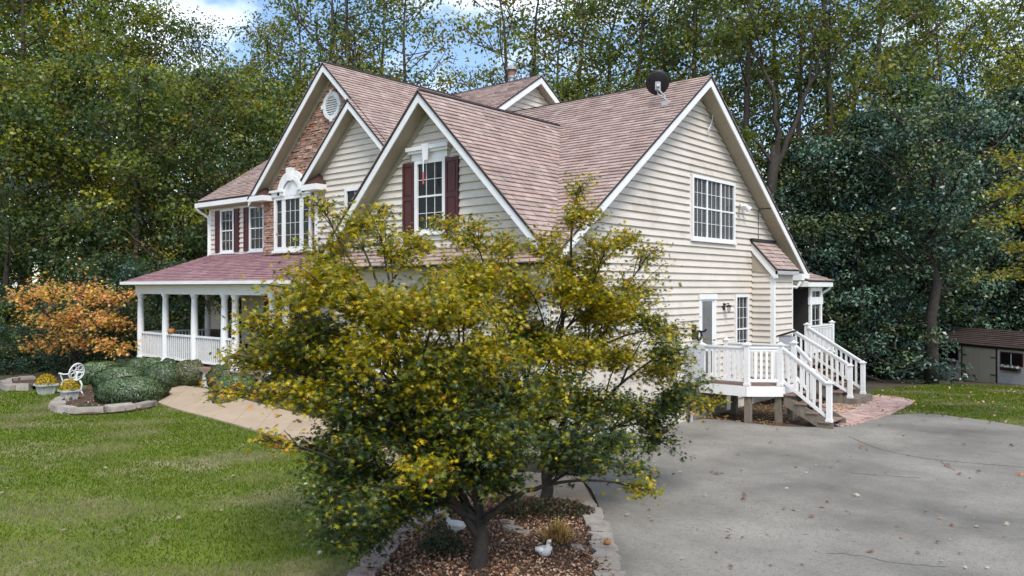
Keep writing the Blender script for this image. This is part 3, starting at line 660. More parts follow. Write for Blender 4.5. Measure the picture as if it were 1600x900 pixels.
# ------------------------------------------------------------------ porch (parts of the house)
PF = 0.82
MB().box((-27.55, 12.35, PF - .12), (-18.4, 14.5, PF)).build('porch_floor', 'tread', HOUSE); MB().box((-27.55, 14.5, PF - .12), (-26.2, 19, PF - .001)).build('porch_floor', 'tread', HOUSE)
MB().box((-27.45, 12.42, 0), (-18.5, 12.46, PF - .121)).build('porch_skirt', 'white', HOUSE); MB().box((-27.47, 12.47, 0), (-27.43, 19, PF - .121)).build('porch_skirt', 'white', HOUSE)
MB().box((-27.46, 12.45, 3.03), (-18.55, 12.68, 3.33)).build('porch_beam', 'white', HOUSE); MB().box((-27.44, 12.69, 3.03), (-27.2, 19, 3.33)).build('porch_beam', 'white', HOUSE); MB().box((-18.8, 12.69, 3.03), (-18.57, 13.6, 3.33)).build('porch_beam', 'white', HOUSE)
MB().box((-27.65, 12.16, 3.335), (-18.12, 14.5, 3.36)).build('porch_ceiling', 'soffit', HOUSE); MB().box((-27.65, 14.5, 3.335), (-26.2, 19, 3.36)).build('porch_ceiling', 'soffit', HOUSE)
MB().box((-27.72, 12.04, 3.345), (-18.05, 12.155, 3.44)).build('gutter', 'white', HOUSE); MB().box((-27.74, 12.157, 3.345), (-27.655, 19, 3.44)).build('gutter', 'white', HOUSE); MB().box((-18.12, 12.157, 3.345), (-18.04, 13.6, 3.44)).build('gutter', 'white', HOUSE)
kp = math.hypot(2.36, .94)
roof_plane((-27.65, 12.14, 3.43), (1, 0, 0), (0, 2.36 / kp, .94 / kp), [(0, 0), (9.55, 0), (7.25, kp), (1.45, kp)], HOUSE, m='shingle_porch', name='porch_roof')
kl = math.hypot(1.45, .94)
roof_plane((-27.65, 12.14, 3.43), (0, 1, 0), (1.45 / kl, 0, .94 / kl), [(0, 0), (7, 0), (7, kl), (2.36, kl)], HOUSE, m='shingle_porch', name='porch_roof')
kr = math.hypot(2.3, .94)
roof_plane((-18.1, 12.14, 3.43), (0, 1, 0), (-2.3 / kr, 0, .94 / kr), [(0, 0), (1.5, 0), (2.36, kr)], HOUSE, m='shingle_porch', name='porch_roof')
colm = MB().lathe([(.15, 0), (.15, .05), (.125, .06), (.125, .1), (.11, .12), (.112, .9), (.10, 1.6), (.088, 2.08), (.105, 2.10), (.105, 2.14), (.13, 2.15), (.13, 2.21)], (0, 0, 0), 18).mesh('column', smooth=False)
COLX = [-27.3, -25.54, -23.67, -21.9, -21.3, -19.4, -18.75]
for x in COLX: link('column', colm, 'white', HOUSE, (x, 12.56, PF))
for y in (15.0, 17.2): link('column', colm, 'white', HOUSE, (-27.3, y, PF))
balm = MB().box((-.018, -.018, 0), (.018, .018, .74)).mesh('baluster')
def porch_rail(p, q, gap=.12):
    p, q = Vector(p), Vector(q); r = MB().bar(p + Vector((0, 0, .90)), q + Vector((0, 0, .90)), .07, .06); r.bar(p + Vector((0, 0, .12)), q + Vector((0, 0, .12)), .05, .05)
    o = r.build('porch_railing', 'white', HOUSE); n = int((q - p).length / gap)
    for i in range(1, n): c = p + (q - p) * i / n; b = link('baluster', balm, 'white', o, c + Vector((0, 0, .14)))
for a, b in ((0, 1), (1, 2), (2, 3), (3, 4), (5, 6)): porch_rail((COLX[a] + .1, 12.56, PF), (COLX[b] - .1, 12.56, PF))
for a, b in ((12.66, 14.9), (15.1, 17.1)): porch_rail((-27.3, a, PF), (-27.3, b, PF))
siding(FL, lambda z: (-26.12, -18.9), PF, 3.33, [(-25.2, -24.0, .82, 3.0), (-22.9, -21.9, 1.3, 3.0), (-21.2, -19.9, .82, 3.0)], HOUSE)
window(FL, -25.2, -24.0, 1.0, 3.0, 3, 4); window(FL, -22.9, -21.9, 1.3, 3.0, 3, 4)
FL.box(d := MB(), -21.0, -20.1, 0, .04, PF, 2.95); fd = d.build('front_door', 'shutter', HOUSE); FL.box(d := MB(), -21.2, -21.0, 0, .06, PF, 3.0); FL.box(d, -20.1, -19.9, 0, .06, PF, 3.0); d.build('door_frame', 'white', fd)
# rear bay seen past the corner
MB().box((-12.5, 24.62, 0.9), (-9.0, 25.75, 3.2)).build('rear_bay', 'interior', HOUSE)
FR2 = right(-9.0)
window(FR2, 24.65, 25.65, 1.2, 3.25, cols=2, rows=2, trim=.12, hung=False, sill=False)
FR2.box(c := MB(), 24.6, 25.75, 0.0, .06, 2.72, 2.95); c.build('transom', 'white', HOUSE)
MB().box((-12.6, 23.95, 3.27), (-8.75, 26.1, 3.44)).build('bay_fascia', 'white', HOUSE)
kq = math.hypot(1.2, .45)
roof_plane((-8.72, 23.95, 3.46), (0, 1, 0), (-1.2 / kq, 0, .45 / kq), [(0, 0), (2.2, 0), (1.4, kq), (0, kq)], HOUSE, expo=.2)
MB().box((-9.5, 23.72, 3.46), (-8.86, 24.35, 3.66)).build('eave_return', 'white', HOUSE)
MB().tube(smooth_line([(-8.8, 26.0, 3.3), (-8.85, 26.0, 3.2), (-9.0, 25.8, 3.05), (-9.0, 25.8, 2.9)], 3), .04, 6).build('downspout', 'white', HOUSE)
MB().tube(smooth_line([(-8.85, 23.6, 3.42), (-8.95, 23.55, 3.25), (-9.2, 23.5, 3.1), (-9.24, 23.5, 1.0)], 3), .04, 6).build('downspout', 'white', HOUSE)

# ------------------------------------------------------------------ side landing with chamfered corner, posts and steps
DK = 0.92
deck = empty('deck', (-8.2, 18.7, 0), 'small white railed landing on timber posts by the side door, with a chamfered corner', 'deck')
DP = [(-9.28, 18.0), (-8.05, 18.0), (-7.38, 18.55), (-7.38, 19.45), (-9.28, 19.45)]
y = 18.02
while y < 19.42:
    q = clip_poly([(-9.26, y), (-7.3, y), (-7.3, y + .135), (-9.26, y + .135)], DP)
    MB().prism([(a, b, DK - .03) for a, b in q], (0, 0, .03)).build('floor_board', 'tread', deck); y += .143
for a, b in zip(DP[:4], DP[1:4] + [DP[4]]):
    d = (Vector(b) - Vector(a)).normalized(); n = Vector((d.y, -d.x)) * 0.02
    MB().bar((a[0] + n.x, a[1] + n.y, DK - .13), (b[0] + n.x, b[1] + n.y, DK - .13), .03, .24).build('rim_board', 'white', deck)
for x, y in ((-8.05, 18.12), (-7.50, 18.60), (-7.50, 19.35), (-8.9, 19.2)): MB().box((x - .07, y - .07, -.02), (x + .07, y + .07, DK - .03)).build('support_post', 'wood', deck)
MB().box((-9.29, 17.4, 0), (-9.24, 18.0, .75)).build('skirt_panel', 'wood', deck); MB().box((-9.24, 18.05, 0), (-9.2, 19.4, .75)).build('skirt_panel', 'wood', deck)
db = MB().box((-.028, -.016, 0), (.028, .016, .68)).mesh('baluster')
def newel(x, y, z0, h, parent, m='white'):
    mb = MB(); w = .055; mb.box((x - w, y - w, z0), (x + w, y + w, z0 + h)); mb.box((x - w - .025, y - w - .025, z0 + h), (x + w + .025, y + w + .025, z0 + h + .03))
    k = len(mb.v); c = z0 + h + .03; mb.add([(x - w, y - w, c), (x + w, y - w, c), (x + w, y + w, c), (x - w, y + w, c), (x, y, c + .05)], [(0, 1, 4), (1, 2, 4), (2, 3, 4), (3, 0, 4)])
    mb.box((x - w - .015, y - w - .015, z0), (x + w + .015, y + w + .015, z0 + .06))
    return mb.build('newel_post', m, parent)
def rail(p, q, parent, top=.90, gap=.125, m='white', bal=.68):
    p, q = Vector(p), Vector(q); v = (q - p); L = Vector((v.x, v.y)).length
    o = MB().bar(p + Vector((0, 0, top)), q + Vector((0, 0, top)), .085, .04).build('railing', m, parent)
    MB().bar(p + Vector((0, 0, top - .055)), q + Vector((0, 0, top - .055)), .04, .06).build('upper_rail', m, o); MB().bar(p + Vector((0, 0, top - .78)), q + Vector((0, 0, top - .78)), .04, .07).build('lower_rail', m, o)
    n = max(2, int(L / gap)); ang = math.atan2(v.y, v.x)
    for i in range(1, n):
        b = link('baluster', db, m, o, p + v * (i / n) + Vector((0, 0, top - .75))); b.rotation_euler = (0, 0, ang)
pts = [(-9.2, 18.06), (-8.05, 18.06), (-7.44, 18.56)]
for (x, y), h in zip(pts, (.9, .96, .96)): newel(x, y, DK, h, deck)
rail((-9.15, 18.06, DK), (-8.11, 18.06, DK), deck); rail((-8.0, 18.10, DK), (-7.49, 18.52, DK), deck)
newel(-9.2, 19.38, DK, .96, deck); newel(-7.44, 19.40, DK, .96, deck); rail((-9.15, 19.38, DK), (-7.5, 19.40, DK), deck)
steps = empty('steps', (-6.9, 19.0, 0), 'timber steps with white handrails going down from the side landing to the brick landing', 'steps')
NS = 4
for i in range(NS):
    z = DK - (i + 1) * DK / (NS + 1); x0 = -7.36 + i * .27
    for k in range(2): MB().box((x0 + k * .138, 18.52, z - .035), (x0 + k * .138 + .13, 19.48, z)).build('tread', 'tread', steps)
    MB().box((x0, 18.6, z - .18), (x0 + .02, 19.4, z - .036)).build('riser', 'wood', steps)
for y in (18.55, 19.42): MB().prism([(-7.36, y, DK - .2), (-7.36, y, DK - .46), (-6.5, y, -.0), (-6.22, y, -.0), (-6.22, y, .16)], (0, .04, 0)).build('stringer', 'wood', steps)
newel(-6.32, 18.60, DK - 4 * DK / 5 - .01, .88, steps, 'grey' if 0 else 'white'); newel(-7.0, 19.45, .36, .86, steps)
rail((-7.40, 18.58, DK), (-6.37, 18.60, .16), steps, gap=.13); rail((-7.40, 19.44, DK), (-7.04, 19.45, .56), steps, gap=.13)

# back landing behind the fireplace bump, with its own steps
BK = 1.16
bdeck = empty('back_deck', (-8.9, 24.0, 0), 'raised back landing with pale railings behind the fireplace bump', 'deck')
MB().box((-9.3, 22.55, BK - .22), (-8.75, 26.4, BK)).build('floor', 'wood', bdeck)
for x, y in ((-8.85, 22.65), (-8.85, 24.1), (-8.85, 26.3)): MB().box((x - .06, y - .06, -.05), (x + .06, y + .06, BK - .221)).build('support_post', 'wood', bdeck); newel(x, y, BK, .96, bdeck)
newel(-9.22, 22.65, BK, .96, bdeck)
rail((-8.85, 24.15, BK), (-8.85, 26.25, BK), bdeck); rail((-9.2, 22.65, BK), (-8.9, 22.65, BK), bdeck); rail((-9.2, 26.3, BK), (-8.9, 26.3, BK), bdeck)
bsteps = empty('back_steps', (-7.9, 23.4, 0), 'long flight of steps with white handrails beside the house wall, ending on a timber platform', 'steps')
for i in range(5):
    z = BK - (i + 1) * (BK - .2) / 6; x0 = -8.74 + i * .27
    for k in range(2): MB().box((x0 + k * .138, 22.7, z - .035), (x0 + k * .138 + .13, 24.05, z)).build('tread', 'tread', bsteps)
    MB().box((x0, 22.8, z - .16), (x0 + .02, 24.0, z - .036)).build('riser', 'wood', bsteps)
for y in (22.74, 23.98): MB().prism([(-8.74, y, BK - .2), (-8.74, y, BK - .45), (-7.6, y, 0.0), (-7.38, y, .0), (-7.38, y, .26)], (0, .04, 0)).build('stringer', 'wood', bsteps)
MB().box((-7.62, 22.72, .0), (-6.98, 24.12, .2)).build('platform', 'wood', bsteps)
newel(-7.2, 22.85, .2, .88, bsteps); newel(-7.2, 23.98, .2, .88, bsteps)
rail((-8.80, 22.72, BK), (-7.25, 22.85, .24), bsteps, gap=.14); rail((-8.80, 24.05, BK), (-7.25, 23.98, .24), bsteps, gap=.14)

# mulch and gravel strip under the landing
UND = [gxy(*p) for p in [(1050, 660), (1120, 660), (1180, 667), (1240, 671), (1306, 671), (1275, 650), (1335, 611)]] + [(-8.0, 26), (-9.3, 26), (-9.3, 17), (-9.32, 17)]
UND = [gxy(1062, 659)] + [gxy(*p) for p in [(1120, 658.5), (1180, 665.5), (1240, 670.5), (1308, 670)]] + [(-7.0, 20.2), (-6.9, 22.6), (-7.0, 25.5), (-9.31, 25.5), (-9.31, 17.0)]
tag(sheet('mulch_strip', UND, 0.022, 'mulch', 0.5, bumpy=.012), kind='structure')
mb = MB()
for i in range(1300):
    x, y = random.uniform(-9.2, -6.8), random.uniform(18.0, 24.5)
    if x > -7.3 and y < 20: continue
    s = random.uniform(.02, .05); a = random.uniform(0, 6.3); z = .04 + random.uniform(0, .02)
    mb.add([(x + s * math.cos(a), y + s * math.sin(a), z), (x - s * .6 * math.sin(a), y + s * .6 * math.cos(a), z + random.uniform(0, .03)), (x - s * math.cos(a), y - s * math.sin(a), z), (x + s * .6 * math.sin(a), y - s * .6 * math.cos(a), z + random.uniform(0, .02))], [(0, 1, 2, 3)])
me = mb.mesh('leaf_litter'); c = np.repeat(np.array([random.choice([(.42, .27, .07), (.33, .18, .06), (.25, .12, .05), (.5, .36, .12)]) for _ in range(len(mb.v) // 4)]), 4, 0)
a_ = me.color_attributes.new('Col', 'FLOAT_COLOR', 'POINT'); a_.data.foreach_set('color', np.hstack([c, np.ones((len(c), 1))]).astype(np.float32).ravel())
tag(link('leaf_litter', me, 'litter'), 'tan leaves drifted round the steps and under the side landing', 'leaves', kind='stuff')

# meter cabinet, hose hook, lidded post box
cab = empty('meter_cabinet', (-9.2, 17.55, 1.0), 'grey metal meter cabinet fixed to the siding beside the side door', 'cabinet')
MB().box((-9.27, 17.25, 1.0), (-9.05, 17.85, 1.84)).build('body', 'grey', cab); MB().box((-9.048, 17.29, 1.05), (-9.035, 17.81, 1.79)).build('cover', 'grey', cab); MB().tube([(-9.16, 17.4, 1.0), (-9.16, 17.4, .0)], .035, 8).build('conduit', 'grey', cab)
hk = empty('hose_hanger', (-9.2, 17.75, 2.1), 'black iron hose hanger on the siding beside the side door', 'hanger')
MB().box((-9.28, 17.62, 1.98), (-9.25, 17.84, 2.34)).build('back_plate', 'black', hk); MB().tube(smooth_line([(-9.26, 17.73, 2.2), (-9.02, 17.73, 2.18), (-8.93, 17.73, 2.24)], 4), .025, 6).build('arm', 'black', hk)
mb = MB(); mb.tube([(-9.12 + .0, 17.73 + 0.11 * math.cos(t / 12 * 2 * math.pi), 2.08 + .11 * math.sin(t / 12 * 2 * math.pi)) for t in range(13)], .03, 6); mb.build('hose_loop', 'black', hk)
bx = empty('letter_box', (-8.3, 20.2, 0), 'grey box with slanted black lid on a post between the two flights of steps', 'letter box')
MB().box((-8.05, 20.35, 0), (-7.95, 20.45, 1.6)).build('post', 'wood', bx); MB().box((-8.16, 20.25, 1.6), (-7.84, 20.55, 1.98)).build('body', 'grey', bx)
MB().prism([(-8.22, 20.22, 1.97), (-7.78, 20.22, 2.12), (-7.78, 20.22, 2.15), (-8.22, 20.22, 2.0)], (0, .36, 0)).build('lid', 'black', bx)

# satellite dish on the wing roof (its back is towards the drive)
sd = empty('satellite_dish', (-9.48, 16.75, 7.55), 'black satellite dish on a bent grey mast near the roof ridge', 'satellite dish')
base = Vector((-9.48, 16.75, 7.57)); head = Vector((-9.62, 16.62, 8.05)); back = Vector((.42, -.62, -.42)).normalized(); face = -back
mb = MB(); ax = face; u = ax.cross(Vector((0, 0, 1))).normalized(); v = u.cross(ax); cen = head + face * .07
rings = []; K = len(mb.v)
for side in (0, 1):
    for i in range(6):
        r = .28 * i / 5
        for j in range(28):
            t = 2 * math.pi * j / 28; mb.v.append(tuple(cen + u * (r * math.cos(t)) + v * (r * 1.08 * math.sin(t)) + face * (.07 * (r / .28) ** 2 + side * .012)))
for side in (0, 1):
    for i in range(5):
        for j in range(28):
            j2 = (j + 1) % 28; b = K + side * 168; mb.f.append((b + i * 28 + j, b + i * 28 + j2, b + (i + 1) * 28 + j2, b + (i + 1) * 28 + j))
for j in range(28): mb.f.append((K + 140 + j, K + 140 + (j + 1) % 28, K + 308 + (j + 1) % 28, K + 308 + j))
mb.build('reflector', 'black', sd, True)
MB().tube([base, base + Vector((-.02, -.03, .2)), head + Vector((.02, -.04, -.12)), head + back * .02], .022, 8).build('mast', 'grey', sd)
MB().bar(head + Vector((0, 0, -.14)), head + Vector((0, 0, .05)), .10, .09).build('bracket', 'grey', sd); MB().bar(head + back * .06 + Vector((0, 0, -.08)), head + face * .05, .06, .12).build('clamp', 'galv', sd)
MB().bar(base + Vector((0, .0, -.04)), base + Vector((.0, .0, .06)), .18, .14).build('foot', 'grey', sd); MB().tube([base + Vector((.14, .05, .0)), head + Vector((.0, 0, -.22))], .012, 6).build('strut', 'grey', sd)
arm = head + face * .5 + Vector((0, 0, -.15)); MB().tube([head + Vector((0, 0, -.25)), arm], .014, 6).build('arm', 'grey', sd); MB().bar(arm, arm + Vector((0, 0, .12)), .06, .06).build('receiver', 'grey', sd)

# ------------------------------------------------------------------ garden shed in the trees
A = at(1462, 590, 38.0); B = at(1606, 611, 33.1); A.z = B.z = -1.08
sx = (B - A); SLn = sx.length; sx.normalize(); sy = Vector((-sx.y, sx.x, 0))
if sy.dot(Vector((-SY, CY, 0))) < 0: sy = -sy
shed = empty('garden_shed', A, 'low pale garden shed with tan double doors and brown roof under dark trees', 'shed')
SF = Frame(sx, -sy, 0)
def sp(a, n, z): return A + sx * a - sy * n + Vector((0, 0, z))
SF.p = sp
SF.box(mb := MB(), 0, SLn, -2.6, 0, 0.1, 1.72); mb.build('wall', 'shedwall', shed)
SF.box(mb := MB(), -.05, SLn + .05, -2.65, .02, -.3, 0.1); mb.build('base', 'wood', shed)
D0, D1 = SLn * .33, SLn * .69
for a0, a1 in ((0.02, D0 - .08), (D1 + .08, SLn - .02)):
    z = .12
    while z < 1.66: SF.box(mb := MB(), a0, a1, .0, .03, z, z + .108); mb.build('wall_board', 'shedwall', shed); z += .115
    SF.box(mb := MB(), a0 + .16, a1 - .16, .031, .06, 1.0, 1.58); wn_ = mb.build('window', 'shutter', shed); mb.v[:] = mb.v
    SF.box(mb := MB(), a0 + .22, a1 - .22, .061, .066, 1.06, 1.52); mb.build('pane', 'glass', wn_)
    SF.box(mb := MB(), (a0 + a1) / 2 - .015, (a0 + a1) / 2 + .015, .067, .075, 1.06, 1.52); mb.build('muntin', 'white', wn_)
    SF.box(mb := MB(), a0 + .28, a1 - .28, .031, .2, .80, .93); fb = mb.build('flower_box', 'darkwood', shed)
    mb = MB()
    for i in range(60):
        p = sp(random.uniform(a0 + .28, a1 - .28), random.uniform(.04, .2), random.uniform(.92, 1.02)); s = .018
        mb.add([p, p + Vector((s, 0, s)), p + Vector((0, s, 2 * s)), p + Vector((-s, 0, s))], [(0, 1, 2, 3)])
    mb.build('flowers', 'plaster', fb)
for a0, a1 in ((D0, (D0 + D1) / 2 - .01), ((D0 + D1) / 2 + .01, D1)):
    SF.box(mb := MB(), a0, a1, .0, .04, .12, 1.64); dd = mb.build('door', 'sheddoor', shed); k = a0
    while k < a1 - .05: SF.box(mb := MB(), k + .005, min(k + .16, a1) - .005, .041, .055, .14, 1.62); mb.build('door_board', 'sheddoor', dd); k += .165
    for z in (.5, 1.25): SF.box(mb := MB(), a0 if a0 == D0 else a1 - .25, a0 + .25 if a0 == D0 else a1, .056, .07, z, z + .05); mb.build('hinge', 'black', dd)
for a in (D0 - .08, D1): SF.box(mb := MB(), a, a + .08, .0, .05, .1, 1.68); mb.build('door_frame', 'darkwood', shed)
SF.box(mb := MB(), -.1, SLn + .1, -.02, .12, 1.68, 1.80); mb.build('fascia_board', 'darkwood', shed)
rk = math.hypot(1.45, .62)
roof_plane(sp(-.2, .18, 1.78), sx, sy * (1.45 / rk) + Vector((0, 0, .62 / rk)), [(0, 0), (SLn + .4, 0), (SLn + .4, rk), (0, rk)], shed, m='shedroof', expo=.18, tab=.4)
roof_plane(sp(-.2, -2.78, 1.78), sx, -sy * (1.45 / rk) + Vector((0, 0, .62 / rk)), [(0, 0), (SLn + .4, 0), (SLn + .4, rk), (0, rk)], shed, m='shedroof', expo=.3, tab=1.0)
for a in (0, SLn): MB().prism([sp(a, 0, 1.7), sp(a, -2.6, 1.7), sp(a, -1.3, 2.3)], sx * (.03 if a == 0 else -.03)).build('gable', 'shedwall', shed)

# ------------------------------------------------------------------ stone borders
def flagstone_border(name, line, label, w, m, th=.09, step=.42, group=None, lift=0.0, raised=False):
    pts = smooth_line([Vector(p).to_tuple() for p in line], 10); c = Vector((pts[0][0], pts[0][1], 0)); root = empty(name, c, label, 'stone border', group)
    acc = 0; cur = [pts[0]]; i = 0; target = step * random.uniform(.75, 1.3)
    segs = []; start = Vector(pts[0])
    for p in pts[1:]:
        p = Vector(p)
        if (p - start).length > target: segs.append((start, p)); start = p; target = step * random.uniform(.7, 1.35)
    for a, b in segs:
        d = (b - a).normalized(); n = Vector((-d.y, d.x)); ww = w * random.uniform(.8, 1.2); g = .012
        j = lambda s=.035: random.uniform(-s, s)
        q = [a + d * (g + abs(j(.02))) - n * (ww / 2 + j()), (a + b) / 2 - n * (ww / 2 + j(.05)), b - d * (g + abs(j(.02))) - n * (ww / 2 + j()), b - d * g + n * (ww / 2 + j()), (a + b) / 2 + n * (ww / 2 + j(.05)), a + d * g + n * (ww / 2 + j())]
        t = th * random.uniform(.8, 1.15); tilt = random.uniform(-.02, .02)
        mb = MB(); lo = [(p.x, p.y, -.02) for p in q]; m_ = sum(q, Vector((0, 0))) / 6
        hi = [(m_.x + (p.x - m_.x) * .94, m_.y + (p.y - m_.y) * .92, lift + t + tilt * (1 if k_ < 3 else -1)) for k_, p in enumerate(q)]
        mb.add(lo + hi, [tuple(range(5, -1, -1)), tuple(range(6, 12))] + [(k_, (k_ + 1) % 6, 6 + (k_ + 1) % 6, 6 + k_) for k_ in range(6)])
        mb.build('flagstone', m, root)
    return root
flagstone_border('stone_border', [gxy(*p) for p in [(985, 990), (962, 930), (950, 893), (944, 862), (934, 832), (922, 805), (910, 788)]], 'grey tan flagstones edging the mulch bed along the asphalt drive', .30, 'flag', .085, .30)
flagstone_border('stone_border', [gxy(*p) for p in [(520, 990), (560, 915), (590, 880), (614, 852), (640, 830), (668, 812), (700, 800)]], 'pinkish flagstones edging the mulch bed along the lawn', .30, 'flagpink', .08, .34)
ISL = smooth_line([gxy(*p) for p in [(88, 634), (92, 645), (120, 650), (170, 648), (215, 643), (245, 635), (262, 613), (320, 600), (300, 585), (200, 585), (130, 610), (105, 624)]], 4, True)
flagstone_border('stone_border', [gxy(*p) for p in [(108, 625), (92, 632), (88, 639), (95, 645), (120, 648), (165, 646), (210, 641), (243, 634)]], 'low flagstone kerb round the clipped shrub bed on the lawn', .34, 'flag', .17, .6)
flagstone_border('stone_border', [gxy(*p) for p in [(55, 598), (28, 600), (10, 604), (14, 610), (40, 611), (68, 609)]], 'low round ring of stacked stone beside the yellow flowers', .3, 'flag', .22, .5)
flagstone_border('stone_border', [gxy(*p) for p in [(322, 634), (350, 640), (385, 650), (425, 661), (470, 672)]], 'line of flagstones along the far edge of the concrete walk', .26, 'flag', .06, .45)
BED = [gxy(*p) for p in [(985, 1000), (958, 900), (944, 850), (925, 805), (905, 787), (800, 779), (700, 766), (660, 790), (640, 830), (590, 880), (560, 915), (515, 1000)]]
tag(sheet('mulch_bed', BED, 0.028, 'mulch', 0.18, bumpy=.022), kind='structure'); tag(sheet('mulch_bed', ISL, 0.05, 'mulch', 0.3, bumpy=.03), kind='structure')
BED2 = [gxy(325, 640), gxy(400, 662), gxy(520, 690), gxy(700, 730), (-12, 11.9), (-18.5, 12.3), (-27.3, 12.3), (-30, 13.5), gxy(150, 590), gxy(210, 605), gxy(300, 605)]
tag(sheet('mulch_bed', BED2, 0.02, 'mulch', 0.5, bumpy=.01), kind='structure')
WL2 = [gxy(60, 597), gxy(25, 599), gxy(8, 604), gxy(12, 610), gxy(45, 611), gxy(70, 608)]
tag(sheet('mulch_bed', WL2, 0.14, 'mulch', 0.4), kind='structure')

# ------------------------------------------------------------------ white cast garden chair, flower planters, goose, ornaments
def garden_chair():  # cast iron, built of tubes
    p = gp(112, 617); c = empty('garden_chair', (p.x, p.y, .012), 'white cast iron garden chair with lacy round back on the lawn', 'chair', rz=YAW - R(28))
    def part(name, mb): o = link(name, mb.mesh(name), 'white', c); return o
    sw = .40
    mb = MB(); mb.prism([(sw * .5 * math.cos(t) * 1.15, sw * .5 * math.sin(t), .42) for t in [2 * math.pi * i / 20 for i in range(20)]], (0, 0, .035)); part('seat', mb)
    for sxn, syn in ((-1, -1), (-1, 1), (1, -1), (1, 1)):
        mb = MB(); mb.tube(smooth_line([(sxn * .17, syn * .14, .42), (sxn * .22, syn * .18, .28), (sxn * .19, syn * .17, .12), (sxn * .25, syn * .2, 0)], 4), [.032 - .0012 * i for i in range(13)], 8); part('leg', mb)
    # back: at +x side, oval frame with scroll work, leaning out
    def bp(a, h): return Vector((.19 + h * .22, a, .45 + h))
    mb = MB(); mb.tube([bp(.24 * math.sin(t) * (1 + .1 * math.cos(t)), .25 - .25 * math.cos(t)) for t in [2 * math.pi * i / 24 for i in range(25)]], .02, 6); back = part('backrest', mb)
    for ca, ch, r in [(0, .25, .07), (-.1, .36, .07), (.1, .36, .07), (-.1, .15, .07), (.1, .15, .07), (0, .42, .05), (0, .09, .05), (-.15, .25, .05), (.15, .25, .05)]:
        mb = MB(); mb.tube([bp(ca + r * math.cos(t), ch + r * math.sin(t)) for t in [2 * math.pi * i / 12 for i in range(13)]], .0125, 5); o = link('scroll', mb.mesh('scroll'), 'white', back)
    for s in (-1, 1):
        mb = MB(); mb.tube(smooth_line([(.24, s * .23, .66), (.05, s * .29, .64), (-.15, s * .27, .66), (-.22, s * .26, .64)], 4), .02, 6); mb.tube([(-.14, s * .27, .65), (-.12, s * .21, .44)], .018, 6); part('armrest', mb)
garden_chair()
def planter(px, py, label, w=.46):
    p = gp(px, py); r = empty('flower_planter', (p.x, p.y, .012), label, 'planter')
    mb = MB(); b, t, h = w * .36, w * .5, .30
    mb.hexa([(-b, -b, 0), (b, -b, 0), (b, b, 0), (-b, b, 0), (-t, -t, h), (t, -t, h), (t, t, h), (-t, t, h)]); link('pot', mb.mesh('pot'), 'terra', r)
    mb = MB(); e = t + .02
    for q in (((-e, -e), (e, -e)), ((e, -e), (e, e)), ((e, e), (-e, e)), ((-e, e), (-e, -e))): mb.bar((*q[0], h), (*q[1], h), .05, .05)
    for s in (-1, 1):
        for k in range(-2, 3): mb.bar((k * b * .4, s * b * 1.02, .03), (k * t * .4, s * t * .98, h), .02, .03); mb.bar((s * b * 1.02, k * b * .4, .03), (s * t * .98, k * t * .4, h), .02, .03)
    link('rim', mb.mesh('rim'), 'terra', r)
    n = 900; th = rng.uniform(0, 6.28, n); ph = np.arccos(rng.uniform(0, 1, n)); rad = w * .62 * rng.uniform(.85, 1.05, n)
    C = np.stack([rad * np.sin(ph) * np.cos(th), rad * np.sin(ph) * np.sin(th), h + .02 + .30 * rng.uniform(.8, 1.05, n) * np.cos(ph)], 1)
    N = np.stack([np.sin(ph) * np.cos(th), np.sin(ph) * np.sin(th), np.cos(ph)], 1) + rng.normal(0, .35, (n, 3))
    cols = np.where(rng.random((n, 1)) < .72, np.array([[.62, .42, .01]]), np.array([[.07, .11, .02]])) * rng.uniform(.7, 1.25, (n, 1))
    link('flowers', leaves(C, N, rng.uniform(.035, .06, n), cols, 'flowers'), 'leaf', r)
def leaves(C, N, S, cols, name, asp=.62, fold=.18, star=False):
    n = len(C); N = N / (np.linalg.norm(N, axis=1, keepdims=True) + 1e-9)
    Rn = rng.normal(size=(n, 3)); T = Rn - N * np.sum(Rn * N, 1, keepdims=True); T /= np.linalg.norm(T, axis=1, keepdims=True) + 1e-9
    B = np.cross(N, T); s = S[:, None]
    if not star:
        V = np.stack([C - T * s * .5, C + B * s * .5 * asp + N * s * fold, C + T * s * .5, C - B * s * .5 * asp + N * s * fold], 1).reshape(-1, 3)
        F = np.arange(4 * n).reshape(n, 4); return fast_mesh(name, V, F, np.repeat(cols, 4, 0))
    # palmate leaf: five pointed lobes
    ang = np.radians([-90, -58, -28, 4, 33, 62, 90, 118, 147, 176, 208, 238]); rad = np.array([.16, .30, .20, .46, .20, .42, .55, .42, .20, .46, .20, .30]) 
    ang = np.radians([270, 305, 335, 10, 35, 55, 72, 90, 108, 125, 145, 170, 205, 235]); rad = np.array([.10, .34, .17, .50, .18, .52, .19, .64, .19, .52, .18, .50, .17, .34])
    k = len(ang); dr = rng.uniform(.05, .3, (n, 1))
    V = [C + N * s * .05]
    for a, r in zip(ang, rad): V.append(C + (T * np.cos(a) + B * np.sin(a)) * s * r - N * s * dr * (r / .6) ** 2)
    V = np.stack(V, 1).reshape(-1, 3); base = np.arange(n)[:, None] * (k + 1)
    F = np.concatenate([np.concatenate([base, base + 1 + i, base + 1 + (i + 1) % k], 1) for i in range(k)], 0)
    return fast_mesh(name, V, F, np.repeat(cols, k + 1, 0))
planter(72, 617, 'pale square planter of yellow flowers beside the stone ring'); planter(109, 627, 'pale square planter of yellow flowers in front of the white chair', .40)

